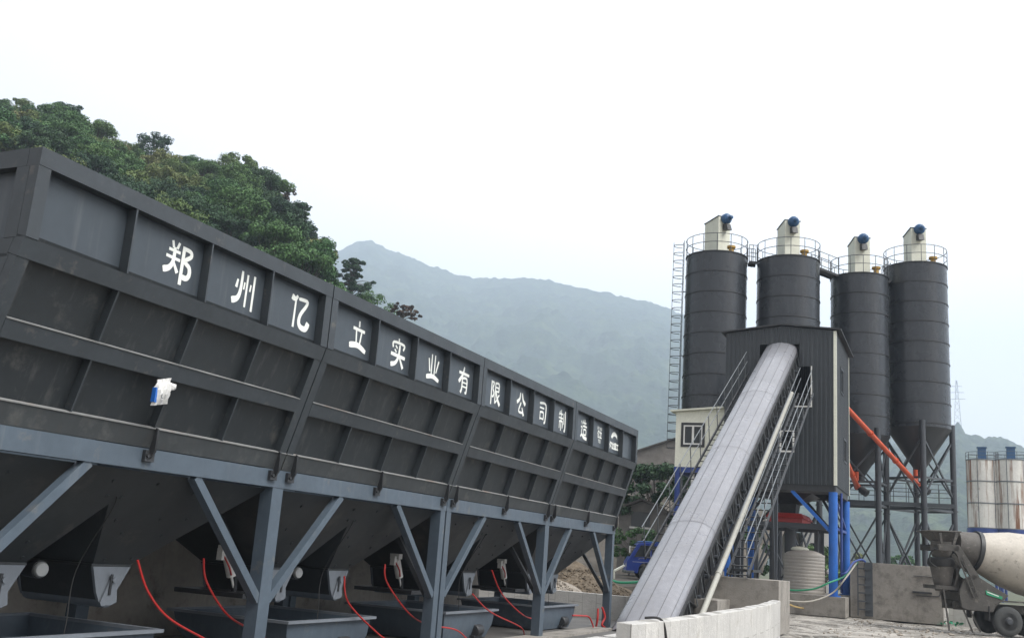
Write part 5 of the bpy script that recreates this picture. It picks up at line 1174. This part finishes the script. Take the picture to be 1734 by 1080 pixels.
# ------------------------------------------------------------------ blue light truck on the left
M_W = mat('white_line', (0.7, 0.7, 0.7), 0.5)
struct(MB().prism([(-36, 43, 0), (-36, 44.5, .62), (-36, 100, .7), (-36, 112, 0)], (22.3, 0, 0)).build('dirt_terrace', M_EARTH))
o_ = pt(1060, 978, Y=60); o_.z = 0.66
bt = thing('light_truck', 'small blue truck facing left behind the conveyor, cab showing', 'truck', tuple(o_), RZ, None, True)
b_ = MB(); b_.prism([(0, 0, .35), (.02, 0, 1.0), (.18, 0, 1.28), (.62, 0, 2.10), (.85, 0, 2.20), (2.2, 0, 2.22), (2.2, 0, .55), (1.55, 0, .55), (1.45, 0, .85), (1.25, 0, .98), (.95, 0, .95), (.78, 0, .75), (.72, 0, .35)], (0, 1.9, 0)); b_.build('cab', M_TRUCKB, bt, bevel=.05)
b_ = MB(); b_.prism([(.72, .05, 2.225), (.9, .05, 2.30), (2.15, .05, 2.31), (2.2, .05, 2.235)], (0, 1.8, 0)); b_.build('roof', M_TRUCKR, bt, bevel=.03)
b_ = MB(); b_.prism([(.42, -.012, 1.32), (.80, -.012, 2.02), (1.40, -.012, 2.04), (1.40, -.012, 1.36)], (0, .008, 0)); b_.build('window', M_GLASS, bt); b_ = MB(); b_.prism([(1.52, -.012, 1.40), (1.52, -.012, 2.04), (2.1, -.012, 2.04), (2.1, -.012, 1.40)], (0, .008, 0)); b_.build('window', M_GLASS, bt); b_ = MB(); b_.prism([(.20, .15, 1.36), (.205, 1.75, 1.36), (.575, 1.7, 2.06), (.575, .2, 2.06)], (-.02, 0, .01)); b_.build('windscreen', M_GLASS, bt)
dr = MB(); dr.box(1.44, 1.455, -.006, -.001, .95, 2.1); dr.box(.35, 1.44, -.008, -.002, 1.02, 1.04); dr.path([(.70, -.01, 1.2), (.9, -.01, 1.27), (1.2, -.01, 1.24)], .012, 5); dr.build('door_line', M_W, bt)
b_ = MB(); b_.path([(.42, -.02, 1.30), (.80, -.02, 2.05), (1.42, -.02, 2.07), (1.42, -.02, 1.33)], .03, 6, True); b_.build('window_frame', M_TRUCKB, bt)
b_ = MB(); b_.box(-.06, .5, -.02, 1.92, .34, .50); b_.build('bumper', M_GALV, bt, bevel=.03)
b_ = MB(); b_.box(-.02, .0, .12, .42, .72, .9); b_.build('headlight', M_WHITE2, bt); b_ = MB(); b_.box(-.02, .0, 1.48, 1.78, .72, .9); b_.build('headlight', M_WHITE2, bt)
b_ = MB(); b_.box(.10, .16, -.28, -.12, 1.55, 1.95); b_.tube((.13, -.2, 1.9), (.5, .0, 1.9), .015, n=5); b_.build('mirror', M_WHITE2, bt)
b_ = MB(); b_.box(2.3, 6.0, .0, 1.9, .85, .95); b_.box(2.3, 6.0, -.02, .04, .952, 1.6); b_.box(2.3, 6.0, 1.86, 1.92, .952, 1.6); b_.box(2.28, 2.34, .042, 1.858, .952, 2.0); b_.build('cargo_bed', M_TRUCKB, bt)
for x in (1.15, 4.7):
    for y in (.0, 1.62):
        b_ = MB(); b_.lathe((x, y, .40), (0, 1, 0), [(0, .2), (.0, .34), (.03, .40), (.25, .40), (.28, .34), (.28, .2)], 28); wv = b_.build('wheel', M_TYRE, bt)
        b_ = MB(); b_.lathe((x, y, .40), (0, 1, 0), [(.02, .2), (.05, .16), (-.02, .07)], 18); b_.build('rim', M_GALV, wv)
b_ = MB(); b_.bar(pt(1040, 966, Y=58), pt(1057, 957, Y=58.8), .10, .10); b_.bar(pt(1040, 966, Y=58)-Vector((0, 0, .0)), pt(1040, 985, Y=58), .08, .08); tag(b_.build('timber', M_CREAM), 'pale timber leaning left of the blue truck', 'timber')

# ------------------------------------------------------------------ background houses, old tanks, bank
bk = MB(); NXb, NYb = 110, 60
for j in range(NYb+1):
    for i in range(NXb+1):
        x = -62+48.5*i/NXb; y = 72+40*j/NYb; f = j/NYb
        z = 9.3*min(1, max(0, (f-.05)/.55))**0.8*(1-0.35*max(0, (x+24)/9) if x > -24 else 1)
        z += (1.6*fbm(x, y, 1/5, 4)+.7*noise.noise(Vector((x*.9, y*.9, 1))))*min(1, f*5); bk.v.append(Vector((x, y, z+.3*f)))
for j in range(NYb):
    for i in range(NXb): a = j*(NXb+1)+i; bk.f.append((a, a+1, a+NXb+2, a+NXb+1))
struct(bk.build('earth_bank', M_EARTH))
def house(label, c, w_, d_, h_, rise, m, rz, win=()):
    t = thing('stone_house', label, 'house', c, rz, None, True)
    b_ = MB(); b_.box(0, w_, 0, d_, -2, h_); b_.prism([(0, 0, h_), (w_, 0, h_), (w_/2, 0, h_+rise-.05)], (0, d_, 0)); b_.build('wall', m, t)
    b_ = MB()
    for s_ in (0, 1):
        xa, xb = (-.4, w_/2) if s_ == 0 else (w_+.4, w_/2); za = h_-.4*rise/(w_/2)
        b_.hexa([(xa, -.4, za), (xb, -.4, h_+rise), (xb, d_+.4, h_+rise), (xa, d_+.4, za)], [(xa, -.4, za+.15), (xb, -.4, h_+rise+.15), (xb, d_+.4, h_+rise+.15), (xa, d_+.4, za+.15)])
    b_.build('roof', M_ROOF, t)
    for (xa, xb, za, zb) in win:
        b_ = MB(); b_.box(xa, xb, -.05, -.01, za, zb); wo = b_.build('window', M_GLASS, t)
        b_ = MB(); b_.box(xa-.1, xb+.1, -.12, -.02, za-.15, za-.02); b_.build('sill', M_PALE, wo)
    return t
p = pt(1078, 790, Y=100)
house('old stone house with a dark low roof on the slope behind the bins', (p.x, p.y, p.z), 7.6, 7, 1.6, 1.5, M_STONE, R(20))
p = pt(1060, 912, Y=68)
house('lower grey house with one window behind the last bin', (p.x-.6, p.y, p.z), 3.3, 6, 2.0, .7, M_STONE, R(8), ((.9, 2.2, .9, 1.9),))
p = pt(1045, 812, Y=90); q = pt(1150, 790, Y=90); b_ = MB(); rnd = random.Random(3); nx_, nz2 = 46, 14
for j in range(nz2+1):
    for i in range(nx_+1):
        x = p.x-6+(q.x-p.x+6)*i/nx_; z = 4+(p.z+(q.z-p.z)*i/nx_+.25*noise.noise(Vector((x*.8, 0, 2)))-4)*j/nz2
        b_.v.append(Vector((x, 90-.9*j/nz2*0+.30*noise.noise(Vector((x*1.3, 7, z*1.3)))+.12*rnd.uniform(-1, 1)+.8*j/nz2, z)))
for j in range(nz2):
    for i in range(nx_): a = j*(nx_+1)+i; b_.f.append((a, a+1, a+nx_+2, a+nx_+1))
n0 = len(b_.v); top_ = [Vector(b_.v[nz2*(nx_+1)+i]) for i in range(nx_+1)]; b_.v += [t_+Vector((0, 1.2, 0)) for t_ in top_]
for i in range(nx_): b_.f.append((nz2*(nx_+1)+i, nz2*(nx_+1)+i+1, n0+i+1, n0+i))
tag(b_.build('stone_wall', M_STONE, smooth=False), 'rough brown stone terrace wall below the old house', 'wall')
bs = tree_proto(51, 5.2, 3.0, 'broad', M_LEAFD, 'leafy_bush', 'big dark green bush between the last bin and the cream cabin', 'bush', leaf=0.16, n_cl=44, per=170)
put(bs, Vector((pt(1112, 880, Y=70).x, 70, pt(1112, 905, Y=70).z)), .98, .3)
bs = tree_proto(52, 3.4, 2.4, 'broad', M_LEAF, 'leafy_bush', 'green bush beside the blue truck cab', 'bush', leaf=0.12, n_cl=28, per=120)
put(bs, Vector((pt(1068, 900, Y=64).x, 64, 1.2)), .75, .3)
# trees and shrubs behind the silo legs
for i, (px, Yd, sc, lm, lb) in enumerate(((1398, 92, .8, M_LEAF, 'green tree seen between the tank and the blue column'), (1470, 120, .85, M_LEAFY, 'yellow green tree behind the legs of the shorter silo'), (1528, 150, 1.0, M_LEAF, 'pale green tree behind the legs of the silo clear of the tower'), (1255, 84, .9, M_LEAFD, 'dark tree behind the conveyor walkway foot'), (1590, 170, 1.0, M_LEAF, 'green tree low between the mixer hopper and the silo leg'))):
    tt = tree_proto(60+i, 5.2, 2.7, 'broad', lm, 'leafy_tree', lb, leaf=0.2, n_cl=30, per=100); q = pt(px, 940, Y=Yd); put(tt, Vector((q.x, q.y, 0)), sc, i)
wb = thing('white_building', 'distant white building glimpsed between the water tank and the blue column', 'building', tuple(pt(1362, 930, Y=104)))
p = pt(1360, 930, Y=104); b_ = MB(); b_.box(p.x, p.x+2.4, 104, 110, 0, 6.0); b_.box(p.x-3.2, p.x-.7, 106, 110, 0, 5.6); b_.build('wall', M_PALE, wb)
b_ = MB(); b_.box(p.x-.1, p.x+2.5, 103.8, 110.2, 6.002, 6.3); b_.build('roof', M_ROOF, wb)
b_ = MB(); b_.box(p.x+.7, p.x+1.6, 103.95, 103.99, 2.4, 4.6); b_.build('window', M_GLASS, wb)
def old_tank(label, px, D):
    c = pt(px, 780, D=D); r = 1.78; zt = c.z; zb = 8.15; t = thing('old_storage_tank', label, 'tank', (c.x, c.y, 0), 0, 'old white tanks')
    b_ = MB(); b_.lathe((c.x, c.y, 0), (0, 0, 1), [(zb, r), (zt, r), (zt+.15, r*.6), (zt+.2, .1)], 40); b_.build('shell', M_OLD, t)
    b_ = MB()
    for f in (.0, .36, .68, 1.0): z = zb+(zt-zb)*f; b_.lathe((c.x, c.y, 0), (0, 0, 1), [(z-.06, r+.003), (z-.06, r+.045), (z+.06, r+.045), (z+.06, r+.003)], 40, False)
    for k in range(6): a = k*math.pi/3+.2; b_.bar((c.x+(r+.01)*math.cos(a), c.y+(r+.01)*math.sin(a), zb), (c.x+(r+.01)*math.cos(a), c.y+(r+.01)*math.sin(a), zt), .07, .05, (math.cos(a), math.sin(a), 0))
    b_.build('stiffener', M_GALV, t)
    b_ = MB(); b_.lathe((c.x, c.y, 0), (0, 0, 1), [(zb-.55, r+.1), (zb-.05, r+.1)], 40)
    for k in range(4): a = k*math.pi/2+.6; b_.tube((c.x+r*math.cos(a), c.y+r*math.sin(a), 0), (c.x+r*math.cos(a), c.y+r*math.sin(a), zb-.5), .16, n=12)
    b_.build('base_frame', M_BLUED, t)
    b_ = MB(); b_.box(c.x-.45, c.x+.45, c.y-.45, c.y+.45, zt+.1, zt+1.5); b_.box(c.x-.55, c.x+.55, c.y-.55, c.y+.55, zt+1.502, zt+1.6); b_.build('filter_box', M_FANB, t)
    b_ = MB()
    for h in (.9, .5): b_.path([(c.x+r*math.cos(2*math.pi*i/24), c.y+r*math.sin(2*math.pi*i/24), zt+h) for i in range(24)], .03, 5, True)
    for i in range(10): a = 2*math.pi*i/10; b_.tube((c.x+r*math.cos(a), c.y+r*math.sin(a), zt), (c.x+r*math.cos(a), c.y+r*math.sin(a), zt+.9), .03, n=5)
    b_.build('railing', M_RAILD, t)
old_tank('rusty white storage tank next to the silo legs, beside its twin', 1663, 117.5)
old_tank('rusty white storage tank farther from the silos, half behind the mixer drum', 1712, 116.0)
# power pylon on the ridge
PS = 1.9; p0 = pt(1622, 724, D=1930); p1 = pt(1622, 640, D=1930); b_ = MB()
for sx, sy in ((-1, -1), (1, -1), (1, 1), (-1, 1)): b_.bar(Vector((p0.x+3.6*PS*sx, p0.y+3.6*PS*sy, p0.z-8)), Vector((p0.x+.5*PS*sx, p0.y+.5*PS*sy, p1.z)), .4*PS, .4*PS)
for k in range(7):
    za = p0.z+(p1.z-p0.z)*k/7; zb = p0.z+(p1.z-p0.z)*(k+1)/7; wa = PS*(3.6-3.1*k/7); wb_ = PS*(3.6-3.1*(k+1)/7)
    b_.bar((p0.x-wa, p0.y-wa, za), (p0.x+wb_, p0.y-wb_, zb), .3*PS, .3*PS); b_.bar((p0.x+wa, p0.y-wa, za), (p0.x-wb_, p0.y-wb_, zb), .3*PS, .3*PS)
for f, w_ in ((.6, 8), (.74, 6.6), (.87, 5)): z = p0.z+(p1.z-p0.z)*f; b_.bar((p0.x-w_*PS, p0.y, z), (p0.x+w_*PS, p0.y, z), .45*PS, .45*PS)
tag(b_.build('power_pylon', M_GALV), 'faint lattice power pylon on the far ridge behind the rightmost silo', 'pylon')

# ------------------------------------------------------------------ haze
hz = MB(); hz.box(-4400, 3300, -130, 5300, -4, 1200)
hm = bpy.data.materials.new('haze_air'); hm.use_nodes = True; n = hm.node_tree; n.nodes.clear()
oo = n.nodes.new('ShaderNodeOutputMaterial'); pv = n.nodes.new('ShaderNodeVolumePrincipled')
pv.inputs['Color'].default_value = (0.69, 0.81, 0.95, 1); pv.inputs['Density'].default_value = 0.00040; pv.inputs['Anisotropy'].default_value = 0.0
n.links.new(pv.outputs[0], oo.inputs['Volume'])
h_ = hz.build('haze', hm, smooth=False); h_['kind'] = 'stuff'
